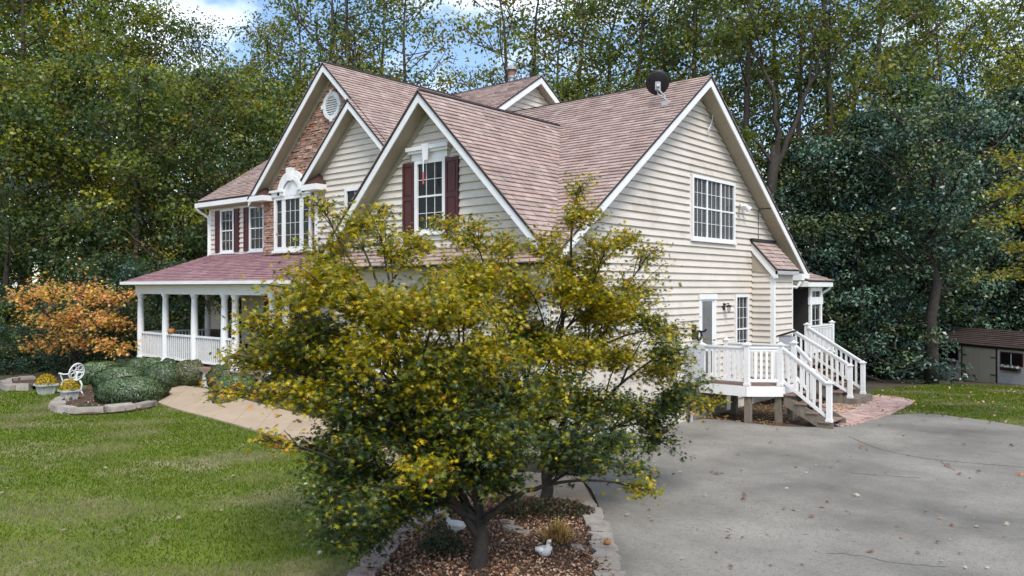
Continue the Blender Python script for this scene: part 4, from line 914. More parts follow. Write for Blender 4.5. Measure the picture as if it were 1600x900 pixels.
def goose(px, py, label, s, yaw, group=None):
    p = gp(px, py); r = empty('goose_ornament', (p.x, p.y, .03), label, 'garden ornament', group, rz=yaw)
    mb = MB(); pts = [(-.24, 0, .17), (-.16, 0, .16), (0, 0, .165), (.10, 0, .20), (.15, 0, .28), (.16, 0, .36), (.18, 0, .415), (.22, 0, .43), (.25, 0, .42)]; rd = [.02, .075, .115, .10, .06, .04, .045, .04, .012]
    mb.tube([Vector(q) * s for q in pts], [x * s for x in rd], 12); link('body', mb.mesh('body', smooth=True), 'plaster', r)
    for sd_ in (-1, 1):
        mb = MB(); mb.tube([Vector(q) * s for q in [(-.22, sd_ * .07, .2), (-.08, sd_ * .115, .2), (.06, sd_ * .10, .22), (.11, sd_ * .07, .23)]], [.012 * s, .055 * s, .06 * s, .02 * s], 8); link('wing', mb.mesh('wing', smooth=True), 'plaster', r)
        mb = MB(); mb.tube([Vector(q) * s for q in [(.01, sd_ * .045, .1), (.01, sd_ * .045, .0)]], .012 * s, 6); mb.bar(Vector((-.01, sd_ * .045, .008)) * s, Vector((.07, sd_ * .05, .008)) * s, .05 * s, .012 * s); link('leg', mb.mesh('leg'), 'pumpkin', r)
    mb = MB(); mb.tube([Vector(q) * s for q in [(.25, 0, .42), (.30, 0, .405)]], [.014 * s, .004 * s], 6); link('beak', mb.mesh('beak'), 'pumpkin', r)
goose(850, 878, 'white goose ornament standing among brown leaves beside dry grass', .58, YAW + R(-60)); goose(712, 838, 'white goose ornament half hidden behind the maple trunk', .62, YAW + R(200))
p = gp(670, 812); sg = empty('gazing_globe', (p.x, p.y, .02), 'small teal glass garden globe in the mulch bed near the lawn edge', 'garden ornament')
MB().lathe([(.001, 0), (.06, .01), (.085, .06), (.085, .1), (.06, .15), (.02, .165)], p, 14).build('globe', mat('teal glass', (.02, .16, .17), rough=.15), sg, True); MB().lathe([(.07, -.02), (.05, .012)], p, 12).build('base', 'plaster', sg)
p = gp(949, 861); pk = empty('gourd', (p.x, p.y, .08), 'small tan orange gourd resting on the drive side flagstones', 'gourd')
MB().lathe([(.01, 0), (.036, .008), (.048, .03), (.04, .055), (.012, .062)], p + Vector((0, 0, .08)), 14).build('body', 'pumpkin', pk, True); MB().lathe([(.008, .058), (.006, .08)], p + Vector((0, 0, .08)), 6).build('stem', 'wood', pk)
rocks = [(802, 832, .2), (815, 838, .16), (905, 862, .16), (792, 822, .15)]
for px, py, s in rocks:
    p = gp(px, py); mb = MB(); q = [(p.x + s * random.uniform(.8, 1.1) * math.cos(t), p.y + s * .6 * random.uniform(.8, 1.1) * math.sin(t)) for t in [2 * math.pi * i / 8 for i in range(8)]]
    mb.add([(x, y, .0) for x, y in q] + [(p.x + (x - p.x) * .85, p.y + (y - p.y) * .85, .07) for x, y in q], [tuple(range(7, -1, -1)), tuple(range(8, 16))] + [(i, (i + 1) % 8, 8 + (i + 1) % 8, 8 + i) for i in range(8)])
    tag(mb.build('rock', 'flag'), 'flat grey rock lying in the leafy mulch bed', 'rock', 'flat rocks in the mulch bed')

# porch furniture and ferns
def porch_chair(x, y, rz, m, label, cushion=False):
    c = empty('porch_chair', (x, y, PF), label, 'chair', rz=rz)
    P = lambda n, mb, mm=m: link(n, mb.mesh(n), mm, c)
    P('seat', MB().box((-.27, -.26, .40), (.27, .26, .45)))
    for a in (-.25, .25):
        P('leg', MB().box((a - .025, -.25, 0), (a + .025, -.2, .62))); P('leg', MB().box((a - .025, .2, 0), (a + .025, .25, 1.05))); P('armrest', MB().box((a - .04, -.28, .62), (a + .04, .2, .65)))
    b = P('backrest', MB().box((-.24, .2, .98), (.24, .25, 1.06)))
    for i in range(5): link('slat', MB().box((-.22 + i * .095, .212, .452), (-.22 + i * .095 + .06, .24, .979)).mesh('slat'), m, b)
    if cushion: P('cushion', MB().tube([(0, -.02, .48), (0, .03, .62), (0, .09, .78), (0, .13, .90)], [.12, .26, .25, .10], 10), 'cushion')
porch_chair(-22.9, 13.5, R(190), 'darkwood', 'dark wooden chair on the porch behind the white railing'); porch_chair(-26.2, 13.2, R(150), 'louvre', 'pale porch chair with black and white cushion', True)
porch_chair(-24.4, 13.9, R(185), 'darkwood', 'dark wooden chair against the porch wall beside the window')
def fern(x, y, label):
    r = empty('hanging_fern', (x, y, 3.3), label, 'hanging plant', 'hanging ferns under the porch beam')
    MB().tube([(x, y, 3.33), (x, y, 2.9)], .008, 5).build('hook', 'black', r); MB().lathe([(.1, 2.66), (.17, 2.85), (.18, 2.9)], (x, y, 0), 12).build('basket', 'darkwood', r)
    n = 900; th = rng.uniform(0, 6.28, n); t = rng.random(n); rr = .1 + .42 * t; z = 2.95 + .12 * np.sin(t * 2.5) - .75 * t ** 2 * rng.uniform(.4, 1.1, n)
    C = np.stack([x + rr * np.cos(th), y + rr * np.sin(th), z], 1); N = rng.normal(0, .5, (n, 3)) + np.stack([np.cos(th), np.sin(th), np.ones(n)], 1)
    C -= np.array(root_loc(r)); link('fronds', leaves(C, N, rng.uniform(.07, .14, n), np.array([[.045, .085, .03]]) * rng.uniform(.6, 1.3, (n, 1)), 'fronds', .3), 'leaf', r)
for x in (-26.4, -24.6, -22.7): fern(x, 13.0, 'green fern hanging under the porch beam between white columns')
p = at(264, 520, 26.5); pn = empty('pumpkin', (-25.2, 13.1, PF + .9), 'orange pumpkin resting on the porch rail between white columns', 'pumpkin')
pn.location = (-25.15, 12.56, PF + .93); pn.scale = (.75, .75, .75)
mb = MB(); mb.lathe([(.03, 0), (.12, .01), (.165, .09), (.155, .17), (.09, .23), (.02, .22)], (0, 0, 0), 16); link('body', mb.mesh('body', smooth=True), 'pumpkin', pn); link('stem', MB().tube([(0, 0, .22), (.01, .01, .28)], .02, 6).mesh('stem'), 'wood', pn)

# ------------------------------------------------------------------ vegetation
def pick(tones, n):   # tones: list of (weight, colour)
    w = np.array([t[0] for t in tones], float); idx = rng.choice(len(tones), n, p=w / w.sum())
    return np.array([t[1] for t in tones])[idx] * rng.uniform(.7, 1.3, (n, 1)) * rng.uniform(.92, 1.08, (n, 3))
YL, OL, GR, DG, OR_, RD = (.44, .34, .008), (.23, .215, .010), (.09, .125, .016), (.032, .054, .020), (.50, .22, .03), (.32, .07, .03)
MAPLE = {'o': [(44, YL), (26, OR_), (24, OL), (6, GR)], 'y': [(38, YL), (36, OL), (20, GR), (3, OR_)], 'g': [(9, YL), (26, OL), (38, GR), (27, DG)], 'd': [(3, YL), (8, OL), (30, GR), (59, DG)]}  # lower, inner tones darker: unturned leaves plus crown shade put into the colour
def spray_tree(name, base, label, cat, forks, targets, leaf, palette, r0=.11, m='leafmaple', bark='barkdark', star=True, dens=420, flat=.45, indiv=0, group=None, lean=(0, 0)):
    base = Vector(base); root = empty(name, base, label, cat, group); tr = MB()
    top = base + Vector((lean[0], lean[1], forks[-1])); n = 7
    tp = [base + (top - base) * (i / (n - 1)) + Vector((random.uniform(-.03, .03), random.uniform(-.03, .03), 0)) * (i > 0) for i in range(n)]
    tr.tube([tp[0] - Vector((0, 0, .08))] + tp, [r0 * 1.5] + [r0 * (1.15 - .45 * i / (n - 1)) for i in range(n)], 9)
    C, N, S, K = [], [], [], []; tips = []
    tpos = [Vector(t[0]) for t in targets]; ng = max(3, min(9, len(targets) // 4)); seeds = [max(tpos, key=lambda v: (v - top).length)]
    while len(seeds) < ng: seeds.append(max(tpos, key=lambda v: min((v - s).length for s in seeds)))
    grp = [min(range(ng), key=lambda g: (v - seeds[g]).length) for v in tpos]; prim = {}
    for g in range(ng):
        mem = [v for v, q in zip(tpos, grp) if q == g]
        if not mem: continue
        cen = sum(mem, Vector()) / len(mem); hz = cen.z - base.z
        f = random.uniform(forks[0], forks[-1]) if hz > forks[-1] else forks[0]
        f0 = base + (top - base) * (f / forks[-1]); e = f0.lerp(cen, .78); L = (e - f0).length
        ctrl = f0.lerp(e, .45) + Vector((random.gauss(0, .07), random.gauss(0, .07), .12 + random.gauss(0, .03))) * L
        pp = [f0 * (1 - t) ** 2 + ctrl * 2 * t * (1 - t) + e * t * t for t in [i / 11 for i in range(12)]]
        pp = [p + Vector((random.gauss(0, .012), random.gauss(0, .012), random.gauss(0, .012))) * L * (0 < i < 11) for i, p in enumerate(pp)]
        r1 = r0 * .52 * min(1, .45 + len(mem) / 10); tr.tube(pp, [r1 * (1 - .72 * i / 11) for i in range(12)], 7, False); prim[g] = pp
    for (c, rad, tone, cnt), g in zip(targets, grp):
        c = Vector(c); pp = prim[g]; i0 = min(range(4, 12), key=lambda i: (pp[i] - c).length + .06 * abs(i - 8)); i0 = max(3, i0 - random.randint(0, 3)); f0 = pp[i0]; L = (c - f0).length + .05
        ctrl = f0.lerp(c, .5) + Vector((random.gauss(0, .1), random.gauss(0, .1), .10 + random.gauss(0, .06))) * L
        pts = [f0 * (1 - t) ** 2 + ctrl * 2 * t * (1 - t) + c * t * t for t in [i / 9 for i in range(10)]]
        rr = min(r0 * .24, .010 + .010 * L); tr.tube(pts, [rr * (1 - .8 * i / 9) for i in range(10)], 6, False)
        nt = 11
        for k in range(nt):
            th = random.uniform(0, 6.283); q = rad * math.sqrt(random.random()); dz = random.gauss(0, .38) * rad
            e = c + Vector((q * math.cos(th), q * math.sin(th), dz * flat * 2)); s = pts[random.randint(6, 9)]; mid = (s + e) / 2 + Vector((0, 0, .06 * rad))
            tr.tube([s, mid, e], [.008, .006, .003], 4, False)
            m_ = int(cnt / nt); t = rng.uniform(.15, 1.12, m_)[:, None]; A_, M_, E_ = np.array(s), np.array(mid), np.array(e)
            P = A_ * (1 - t) ** 2 + 2 * M_ * t * (1 - t) + E_ * t * t + rng.normal(0, .12 * max(rad, .35) * 2, (m_, 3)) * np.array([1, 1, .6])
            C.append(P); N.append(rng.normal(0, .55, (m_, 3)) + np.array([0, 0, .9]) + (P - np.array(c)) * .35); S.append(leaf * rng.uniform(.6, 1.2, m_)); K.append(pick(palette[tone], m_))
        tips.append(c)
    tr.build('trunk', bark, root, True)
    C, N, S, K = np.concatenate(C), np.concatenate(N), np.concatenate(S), np.concatenate(K); off = np.array(base)
    keep = C[:, 2] > base.z + .25; C, N, S, K = C[keep], N[keep], S[keep], K[keep]
    crown = link('crown', leaves(C - off, N, S, K, 'crown', star=star), m, root)
    if indiv:   # the largest leaves, one object each
        lm = leaves(np.zeros((1, 3)), np.array([[0., 0., 1.]]), np.array([leaf * 1.12]), np.array([YL]), 'leaf', star=True)
        lm2 = lm.copy(); lm.materials.append(M['leafind']); lm2.materials.append(M['leafind2'])
        cd = np.array([-SY, CY]); dep = C[:, 0] * cd[0] + C[:, 1] * cd[1]; order = np.argsort(dep)[:len(dep) // 3]; order = rng.choice(order, indiv, replace=False)
        for i in order:
            o = link('leaf', lm if random.random() < .55 else lm2, None, crown, C[i] + rng.normal(0, .05, 3)); o.rotation_euler = (random.gauss(0, .5), random.gauss(0, .5), random.uniform(0, 6.28))
    return root
def fill(poly, d0, n, jit, cnt, ymin):
    xs, ys = [p[0] for p in poly], [p[1] for p in poly]; out = []
    while len(out) < n:
        px, py = random.uniform(min(xs), max(xs)), random.uniform(max(ymin, min(ys)), max(ys))
        if not inside(poly, px, py): continue
        tone = 'y' if py < 500 else random.choice('ygg') if py < 600 else random.choice('ggd') if py < 680 else random.choice('gddd')  # tone darkens down the crown, partly shade painted into the leaves
        out.append((at(px, py, d0 + random.uniform(-jit, jit)), random.uniform(.32, .5), tone, cnt))
    return out
def tg(lst, d0, jit, cnt, scale=1.0):
    return [(at(px, py, (d0 + dd) + random.uniform(-jit, jit)), r * scale, tone, int(cnt * max((r / .45) ** 2, .2))) for px, py, dd, r, tone in lst]
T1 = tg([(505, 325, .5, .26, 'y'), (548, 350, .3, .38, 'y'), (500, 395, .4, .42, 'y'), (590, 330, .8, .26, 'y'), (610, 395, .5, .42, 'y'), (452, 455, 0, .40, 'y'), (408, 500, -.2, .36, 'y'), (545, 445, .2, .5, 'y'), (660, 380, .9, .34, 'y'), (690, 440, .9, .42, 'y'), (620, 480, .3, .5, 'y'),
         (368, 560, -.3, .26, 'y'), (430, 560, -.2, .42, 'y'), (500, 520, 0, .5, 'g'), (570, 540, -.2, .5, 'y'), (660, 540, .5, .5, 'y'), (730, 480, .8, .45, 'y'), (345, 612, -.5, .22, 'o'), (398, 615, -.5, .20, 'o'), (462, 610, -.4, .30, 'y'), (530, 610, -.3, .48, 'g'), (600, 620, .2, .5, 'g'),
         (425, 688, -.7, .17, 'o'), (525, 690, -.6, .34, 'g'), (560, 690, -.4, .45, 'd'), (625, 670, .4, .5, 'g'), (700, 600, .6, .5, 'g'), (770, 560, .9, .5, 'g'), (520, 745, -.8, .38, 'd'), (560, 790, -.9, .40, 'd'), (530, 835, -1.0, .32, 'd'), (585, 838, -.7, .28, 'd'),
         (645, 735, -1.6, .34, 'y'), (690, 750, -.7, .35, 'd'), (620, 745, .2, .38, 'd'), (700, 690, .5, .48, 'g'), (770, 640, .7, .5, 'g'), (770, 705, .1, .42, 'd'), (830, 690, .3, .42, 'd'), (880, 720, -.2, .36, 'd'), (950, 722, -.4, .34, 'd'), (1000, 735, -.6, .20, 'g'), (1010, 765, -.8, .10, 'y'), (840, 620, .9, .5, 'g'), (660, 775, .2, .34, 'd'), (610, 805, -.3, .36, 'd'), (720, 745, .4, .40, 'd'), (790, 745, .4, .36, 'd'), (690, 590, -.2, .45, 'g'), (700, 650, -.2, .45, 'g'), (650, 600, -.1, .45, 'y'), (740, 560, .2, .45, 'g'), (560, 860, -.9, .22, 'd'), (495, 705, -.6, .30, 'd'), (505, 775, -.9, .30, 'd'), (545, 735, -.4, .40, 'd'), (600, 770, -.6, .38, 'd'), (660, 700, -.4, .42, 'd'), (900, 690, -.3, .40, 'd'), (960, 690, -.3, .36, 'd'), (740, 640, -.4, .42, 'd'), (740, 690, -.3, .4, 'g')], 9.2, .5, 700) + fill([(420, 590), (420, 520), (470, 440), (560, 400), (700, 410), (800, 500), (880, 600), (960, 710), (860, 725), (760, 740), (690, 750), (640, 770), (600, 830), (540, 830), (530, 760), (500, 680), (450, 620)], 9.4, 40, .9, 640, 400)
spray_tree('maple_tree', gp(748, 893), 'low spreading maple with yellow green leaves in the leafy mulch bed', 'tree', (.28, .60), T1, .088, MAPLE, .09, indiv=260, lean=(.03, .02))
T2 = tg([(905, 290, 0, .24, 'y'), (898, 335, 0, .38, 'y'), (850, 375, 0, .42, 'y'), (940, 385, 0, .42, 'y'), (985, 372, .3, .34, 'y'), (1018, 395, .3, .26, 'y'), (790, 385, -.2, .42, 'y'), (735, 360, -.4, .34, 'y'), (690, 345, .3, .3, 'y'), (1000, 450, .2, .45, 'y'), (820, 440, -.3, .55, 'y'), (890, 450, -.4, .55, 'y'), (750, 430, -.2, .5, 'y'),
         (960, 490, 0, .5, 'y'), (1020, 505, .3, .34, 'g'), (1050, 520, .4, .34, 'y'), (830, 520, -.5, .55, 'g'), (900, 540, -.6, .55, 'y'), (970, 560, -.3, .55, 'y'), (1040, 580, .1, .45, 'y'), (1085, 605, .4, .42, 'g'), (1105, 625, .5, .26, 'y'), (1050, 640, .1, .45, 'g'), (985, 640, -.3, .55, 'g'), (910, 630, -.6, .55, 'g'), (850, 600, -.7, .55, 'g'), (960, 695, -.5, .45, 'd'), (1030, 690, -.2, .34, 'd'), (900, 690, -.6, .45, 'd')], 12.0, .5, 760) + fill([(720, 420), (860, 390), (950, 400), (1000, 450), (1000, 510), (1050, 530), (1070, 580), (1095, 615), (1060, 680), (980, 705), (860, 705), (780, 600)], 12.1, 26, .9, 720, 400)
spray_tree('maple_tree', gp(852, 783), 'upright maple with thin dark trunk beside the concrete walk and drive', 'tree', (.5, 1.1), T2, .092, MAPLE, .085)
# orange tree beyond the shrubs
OT = {'o': [(34, (.78, .42, .14)), (30, (.76, .50, .12)), (16, (.72, .32, .16)), (14, (.48, .36, .08)), (6, (.16, .17, .04))]}
def otg(px, py, r): return (at(px, py, 27.0 + random.uniform(-1.2, 1.2)), r, 'o', int(240 * (r / .7) ** 2))
TO = [otg(*a) for a in [(25, 462, .5), (50, 455, .6), (85, 460, .8), (120, 450, .7), (160, 455, .8), (195, 462, .7), (70, 500, .8), (110, 495, .9), (150, 500, .9), (190, 505, .8), (45, 540, .45), (80, 540, .7), (120, 535, .8), (160, 540, .7), (200, 545, .5), (35, 480, .4)]]
spray_tree('dogwood_tree', gp(118, 594), 'small tree in orange autumn leaf beside the porch end', 'tree', (.5, 1.2), TO, .15, OT, .10, dens=300)
# yellow leaved branches reaching in from the drive side
YT = {'y': [(50, (.34, .30, .03)), (30, (.2, .22, .03)), (14, (.10, .14, .03)), (6, (.5, .3, .04))]}
def ytg(px, py, r): return (at(px, py, 17.5 + random.uniform(-.6, .6)), r, 'y', int(240 * (r / .5) ** 2))
TY = [ytg(*a) for a in [(1575, 245, .45), (1600, 290, .5), (1560, 300, .35), (1590, 340, .5), (1550, 348, .3), (1585, 385, .45), (1545, 432, .3), (1590, 425, .4), (1640, 330, .8), (1650, 250, .8), (1660, 410, .8), (1720, 300, 1.0), (1720, 400, 1.0), (1700, 220, .9)]]
spray_tree('maple_tree', wxy(1760, 18) + (0,), 'tree with layered yellow green leaves at the lawn corner by the drive', 'tree', (1.2, 2.4), TY, .11, YT, .13, flat=.2)

# forest trees: prototypes, then copies sharing mesh data
PROTO = {}
def forest_proto(key, seed, H, base, Rmax, nl, per, leaf, tones, m='leaf', tr=.22, cl=1.3, prof='round', bark='bark', asp=.66, up=.5):
    rs = random.Random(seed); trk = MB(); n = 9; bend = [(rs.gauss(0, .22), rs.gauss(0, .22)) for _ in range(n)]
    tp = [Vector((bend[i][0] * (i / n) * 1.6, bend[i][1] * (i / n) * 1.6, H * .96 * i / (n - 1))) for i in range(n)]
    trk.tube(tp, [max(.03, tr * (1.2 - 1.15 * i / (n - 1))) for i in range(n)], 7)
    def tpos(z): t = min(max(z / (H * .96), 0), .999) * (n - 1); i = int(t); return tp[i].lerp(tp[i + 1], t - i)
    C, N, S, K = [], [], [], []
    for l in range(nl):
        h = base + (1 - base) * (l + rs.random()) / nl; z = H * h; rel = (h - base) / (1 - base)
        R_ = Rmax * ((1 - rel) ** .75 * 1.0 + .06 if prof == 'cone' else (math.sin(math.pi * (0.16 + .80 * rel)) ** .7)) * rs.uniform(.6, 1.1)
        a = l * 2.4 + rs.uniform(-.5, .5); s = tpos(z * .97 - (0 if prof == 'cone' else R_ * .3)); s.z = max(s.z, H * base * .6)
        e = tpos(z) + Vector((R_ * math.cos(a), R_ * math.sin(a), R_ * (.35 if prof != 'cone' else -.08) * rs.uniform(.3, 1.1)))
        mid = s.lerp(e, .5) + Vector((0, 0, -.12 * R_)); trk.tube([s, mid, e], [tr * .30 * (1 - rel * .6), tr * .2 * (1 - rel * .6), .02], 5, False)
        for q in range(5 if prof != 'cone' else 4):
            t = rs.uniform(.25, 1.05); c = (s * (1 - t) ** 2 + mid * 2 * t * (1 - t) + e * t * t) + Vector((rs.gauss(0, .25), rs.gauss(0, .25), rs.gauss(0, .2))) * R_ * .5
            rad = cl * rs.uniform(.55, 1.2); tone = tones[rs.randrange(len(tones))]; k = int(per * (rad / cl) ** 2 * rs.uniform(.7, 1.2))
            if rs.random() < .5 and prof != 'cone': trk.tube([mid.lerp(e, rs.random()), c], [.04, .015], 4, False)
            d = rng.normal(size=(k, 3)); d /= np.linalg.norm(d, axis=1, keepdims=True); rr = rad * rng.random((k, 1)) ** .45
            P = np.array(c) + d * rr * np.array([1.15, 1.15, .62]); C.append(P); N.append(d * .5 + rng.normal(0, .6, (k, 3)) + np.array([0, 0, up])); S.append(leaf * rng.uniform(.55, 1.25, k))
            K.append(np.array(tone) * (1.9 if m == 'leaf' else 1.85) * rng.uniform(.6, 1.4, (k, 1)) * rng.uniform(.9, 1.1, (k, 3)))
    C, N, S, K = map(np.concatenate, (C, N, S, K)); ok = C[:, 2] > .15
    PROTO[key] = (trk.mesh('trunk', smooth=True), leaves(C[ok], N[ok], S[ok], K[ok], 'crown', asp=asp), bark, m)
gY = [(.145, .15, .016), (.085, .115, .018), (.21, .18, .016), (.06, .09, .018), (.042, .07, .018)]
gG = [(.055, .080, .020), (.040, .062, .020), (.085, .10, .020), (.032, .050, .020), (.13, .125, .02)]
gO = [(.085, .10, .018), (.052, .075, .018), (.14, .125, .016), (.10, .08, .02), (.042, .065, .02)]
gD = [(.030, .048, .020), (.042, .065, .022), (.024, .038, .018), (.06, .078, .020)]
gB = [(.034, .066, .046), (.024, .050, .036), (.055, .098, .066), (.045, .07, .03), (.018, .036, .026), (.07, .09, .03)]
forest_proto('tallY', 1, 24, .20, 4.6, 30, 80, .24, gY); forest_proto('tallG', 2, 24, .22, 4.8, 30, 78, .24, gG + gY[:2]); forest_proto('tallG2', 3, 25, .30, 5.0, 26, 74, .24, gG + gO[:2] + gY[:1])
forest_proto('thin', 4, 25, .36, 4.0, 22, 42, .24, gO + gY[:2], tr=.2, cl=1.2); forest_proto('thin2', 5, 26, .40, 4.6, 20, 56, .25, gG + gO[:2], tr=.26, cl=1.4)
forest_proto('mid', 6, 13, .08, 3.6, 28, 84, .20, gD + gG[:3] + gY[:1], tr=.15, cl=1.05); forest_proto('midO', 7, 15, .12, 3.6, 28, 90, .21, gO + gD[:2], tr=.16, cl=1.1)
forest_proto('ever', 8, 13, .03, 3.7, 62, 105, .20, gB, 'leafgloss', tr=.17, cl=.82, prof='cone', asp=.5, up=.7); forest_proto('ever2', 9, 12, .10, 3.9, 44, 105, .20, gB + gD[:1], 'leafgloss', tr=.17, cl=.95, asp=.5, up=.7)
forest_proto('ever3', 12, 12, .47, 4.2, 26, 110, .20, gB, 'leafgloss', tr=.26, cl=.95, asp=.5, up=.7, bark='barkdark')
forest_proto('bush', 10, 4.2, .02, 1.9, 22, 60, .15, gD + gB[:2], tr=.06, cl=.6)
LAB = {'tallY': ('hardwood_tree', 'tall hardwood turning yellow green {}'), 'tallG': ('hardwood_tree', 'tall dense green hardwood {}'), 'tallG2': ('hardwood_tree', 'tall green hardwood with high crown {}'),
       'thin': ('hardwood_tree', 'thin crowned olive tree letting sky through {}'), 'thin2': ('hardwood_tree', 'tall bare trunked tree with open green crown {}'), 'mid': ('understory_tree', 'dark green understory tree, leafy to the ground, {}'),
       'midO': ('understory_tree', 'olive leaved understory tree {}'), 'ever': ('evergreen_tree', 'dense conical blue green evergreen {}'), 'ever2': ('evergreen_tree', 'broad glossy blue green evergreen {}'),
       'ever3': ('evergreen_tree', 'glossy evergreen with bare lower trunk beside the shed'), 'bush': ('wild_bush', 'low dark wild bush {}')}
GRP = {k: v[1].split(' {}')[0].split(',')[0] + 's' for k, v in LAB.items()}
def plant(key, px, d, sc=1.0, dz=0.0, sxy=1.0):
    x, y = wxy(px, d); name, lab = LAB[key]; tm, cm, bk, lm = PROTO[key]
    where = 'deep in the woods beyond the nearer trees' if d > 70 else 'in the woods beyond the porch end' if px < 450 else 'rising behind the house roof' if px < 1120 else 'at the edge of the back lawn'
    lab = lab.format(where); grp = GRP[key] + ' ' + where
    r = empty(name, (x, y, ground_z(x, y) - .1 + dz), lab, 'bush' if key == 'bush' else 'tree', grp, rz=random.uniform(0, 6.28)); r.scale = (sc * sxy, sc * sxy, sc)
    for nm, me, mm in (('trunk', tm, bk), ('crown', cm, lm)):
        o = bpy.data.objects.new(nm, me); COL.objects.link(o); o.parent = r
        if not me.materials: me.materials.append(M[mm])
    return r
for t in [('mid', -70, 34), ('mid', 10, 33, .95), ('mid', 75, 35, 1.0), ('midO', 140, 36, .9), ('mid', 205, 34, .95), ('mid', 265, 37, 1.0), ('midO', 320, 35, .85), ('mid', 380, 38, 1.0), ('mid', 440, 40, 1.0), ('midO', 490, 42, .95),
          ('tallY', -120, 40), ('tallG', -40, 41), ('tallY', 35, 40, 1.05), ('tallG', 95, 43, 1.02), ('tallY', 150, 42, .98), ('tallY', 215, 44, .80), ('tallG', 262, 45, .76), ('tallG2', 318, 46, .74), ('tallG', 372, 45, .66), ('thin', 415, 46, .72), ('thin2', 440, 52, .78),
          ('tallG', -80, 54), ('tallY', 0, 56, 1.1), ('tallG', 70, 58, 1.1), ('tallY', 130, 55, 1.05), ('tallG2', 190, 60, .95), ('tallG', 250, 62, .82), ('tallY', 310, 62, .80), ('tallG', 360, 60, .74), ('tallG2', 410, 64, .78),
          ('thin', 470, 46, .92), ('thin2', 515, 50, .98), ('thin2', 545, 45, .95), ('thin2', 595, 52, .98), ('thin', 630, 47, .98), ('thin', 700, 60, .62), ('thin', 745, 50, .66), ('midO', 770, 48, .95), ('thin', 790, 46, 1.0), ('thin', 835, 48, 1.05), ('midO', 870, 46, .98), ('thin', 870, 60, 1.1),
          ('tallG2', 905, 46, .98), ('tallG', 950, 49, 1.02), ('tallG2', 1000, 45, 1.0), ('tallG', 1045, 48, 1.02), ('thin2', 1085, 44, 1.02), ('tallG', 1115, 52, 1.05), ('midO', 930, 43, .9), ('midO', 1010, 42, .85), ('midO', 1075, 42, .85),
          ('thin2', 1170, 39, .98), ('thin2', 1212, 46, 1.0), ('thin', 1250, 41, 1.0), ('thin2', 1290, 40, 1.02), ('thin2', 1335, 50, 1.05), ('thin2', 1370, 44, 1.0), ('tallG', 1420, 50, 1.05), ('tallG2', 1465, 47, .98), ('thin', 1510, 50, .95), ('tallG', 1560, 52, 1.0), ('tallG2', 1620, 46, 1.0), ('tallG', 1690, 44, 1.0), ('tallY', 1390, 58, 1.0), ('tallY', 1580, 60, 1.0),
          ('ever2', 1250, 40, .95), ('ever2', 1300, 37, .95), ('ever', 1345, 36, .95), ('ever2', 1385, 39, 1.05), ('ever', 1420, 41, 1.2), ('ever', 1480, 40.5, 1.15), ('ever2', 1530, 42, 1.2), ('ever', 1590, 43, 1.2), ('ever2', 1640, 41, 1.1), ('ever', 1720, 38, 1.1), ('ever2', 1560, 46, 1.2),
          ('mid', 1320, 42), ('mid', 1440, 46, 1.1), ('midO', 1290, 46), ('mid', 1500, 48, 1.1), ('midO', 1610, 50, 1.0), ('mid', 1230, 44, 1.0)]:
    plant(*t)
# forked tree with dark bare limbs past the side gable
WT = {'w': [(40, (.11, .14, .03)), (30, (.07, .10, .03)), (20, (.19, .18, .03)), (10, (.05, .07, .03))]}
TW = [(at(px, py, 36.5 + random.uniform(-2, 2)), r, 'w', int(330 * r)) for px, py, r in [(1180, 40, 1.2), (1235, 20, 1.2), (1290, 60, 1.1), (1345, 45, 1.1), (1400, 10, 1.1), (1130, 60, 1.1), (1150, -30, 1.3), (1230, -50, 1.3), (1320, -30, 1.3), (1205, 110, .8), (1120, 150, .8), (1265, 130, .8), (1160, 215, .6), (1100, -10, 1.2)]]
spray_tree('hardwood_tree', wxy(1168, 36.5) + (ground_z(*wxy(1168, 36.5)),), 'tall forked tree with dark bare limbs just past the side gable', 'tree', (7.6, 10.2), TW, .21, WT, .30, m='leaf', bark='barkdark', star=False, flat=.5, lean=(1.0, .85))
# the shed side tree with a visible trunk and drooping boughs
plant('ever3', 1456, 33.8, 1.0)
k = 0
for px in range(-160, 1800, 52):
    plant(['tallG', 'tallG2', 'tallY', 'tallG'][k % 4], px + random.uniform(-15, 15), random.uniform(72, 92), random.uniform(.66, .8) * (.62 if 420 < px < 900 or 1090 < px < 1330 else 1), dz=-1); k += 1
for px in list(range(-100, 330, 42)) + [1345, 1375, 1405, 1440, 1480, 1620, 1660, 1325, 1300]:
    plant('bush', px + random.uniform(-10, 10), random.uniform(30.5, 33) if px < 400 else random.uniform(39, 44), random.uniform(.6, 1.0))

for i in range(11): plant('bush', -70 + i * 30 + random.uniform(-8, 8), random.uniform(28.6, 30.2), random.uniform(.38, .62))
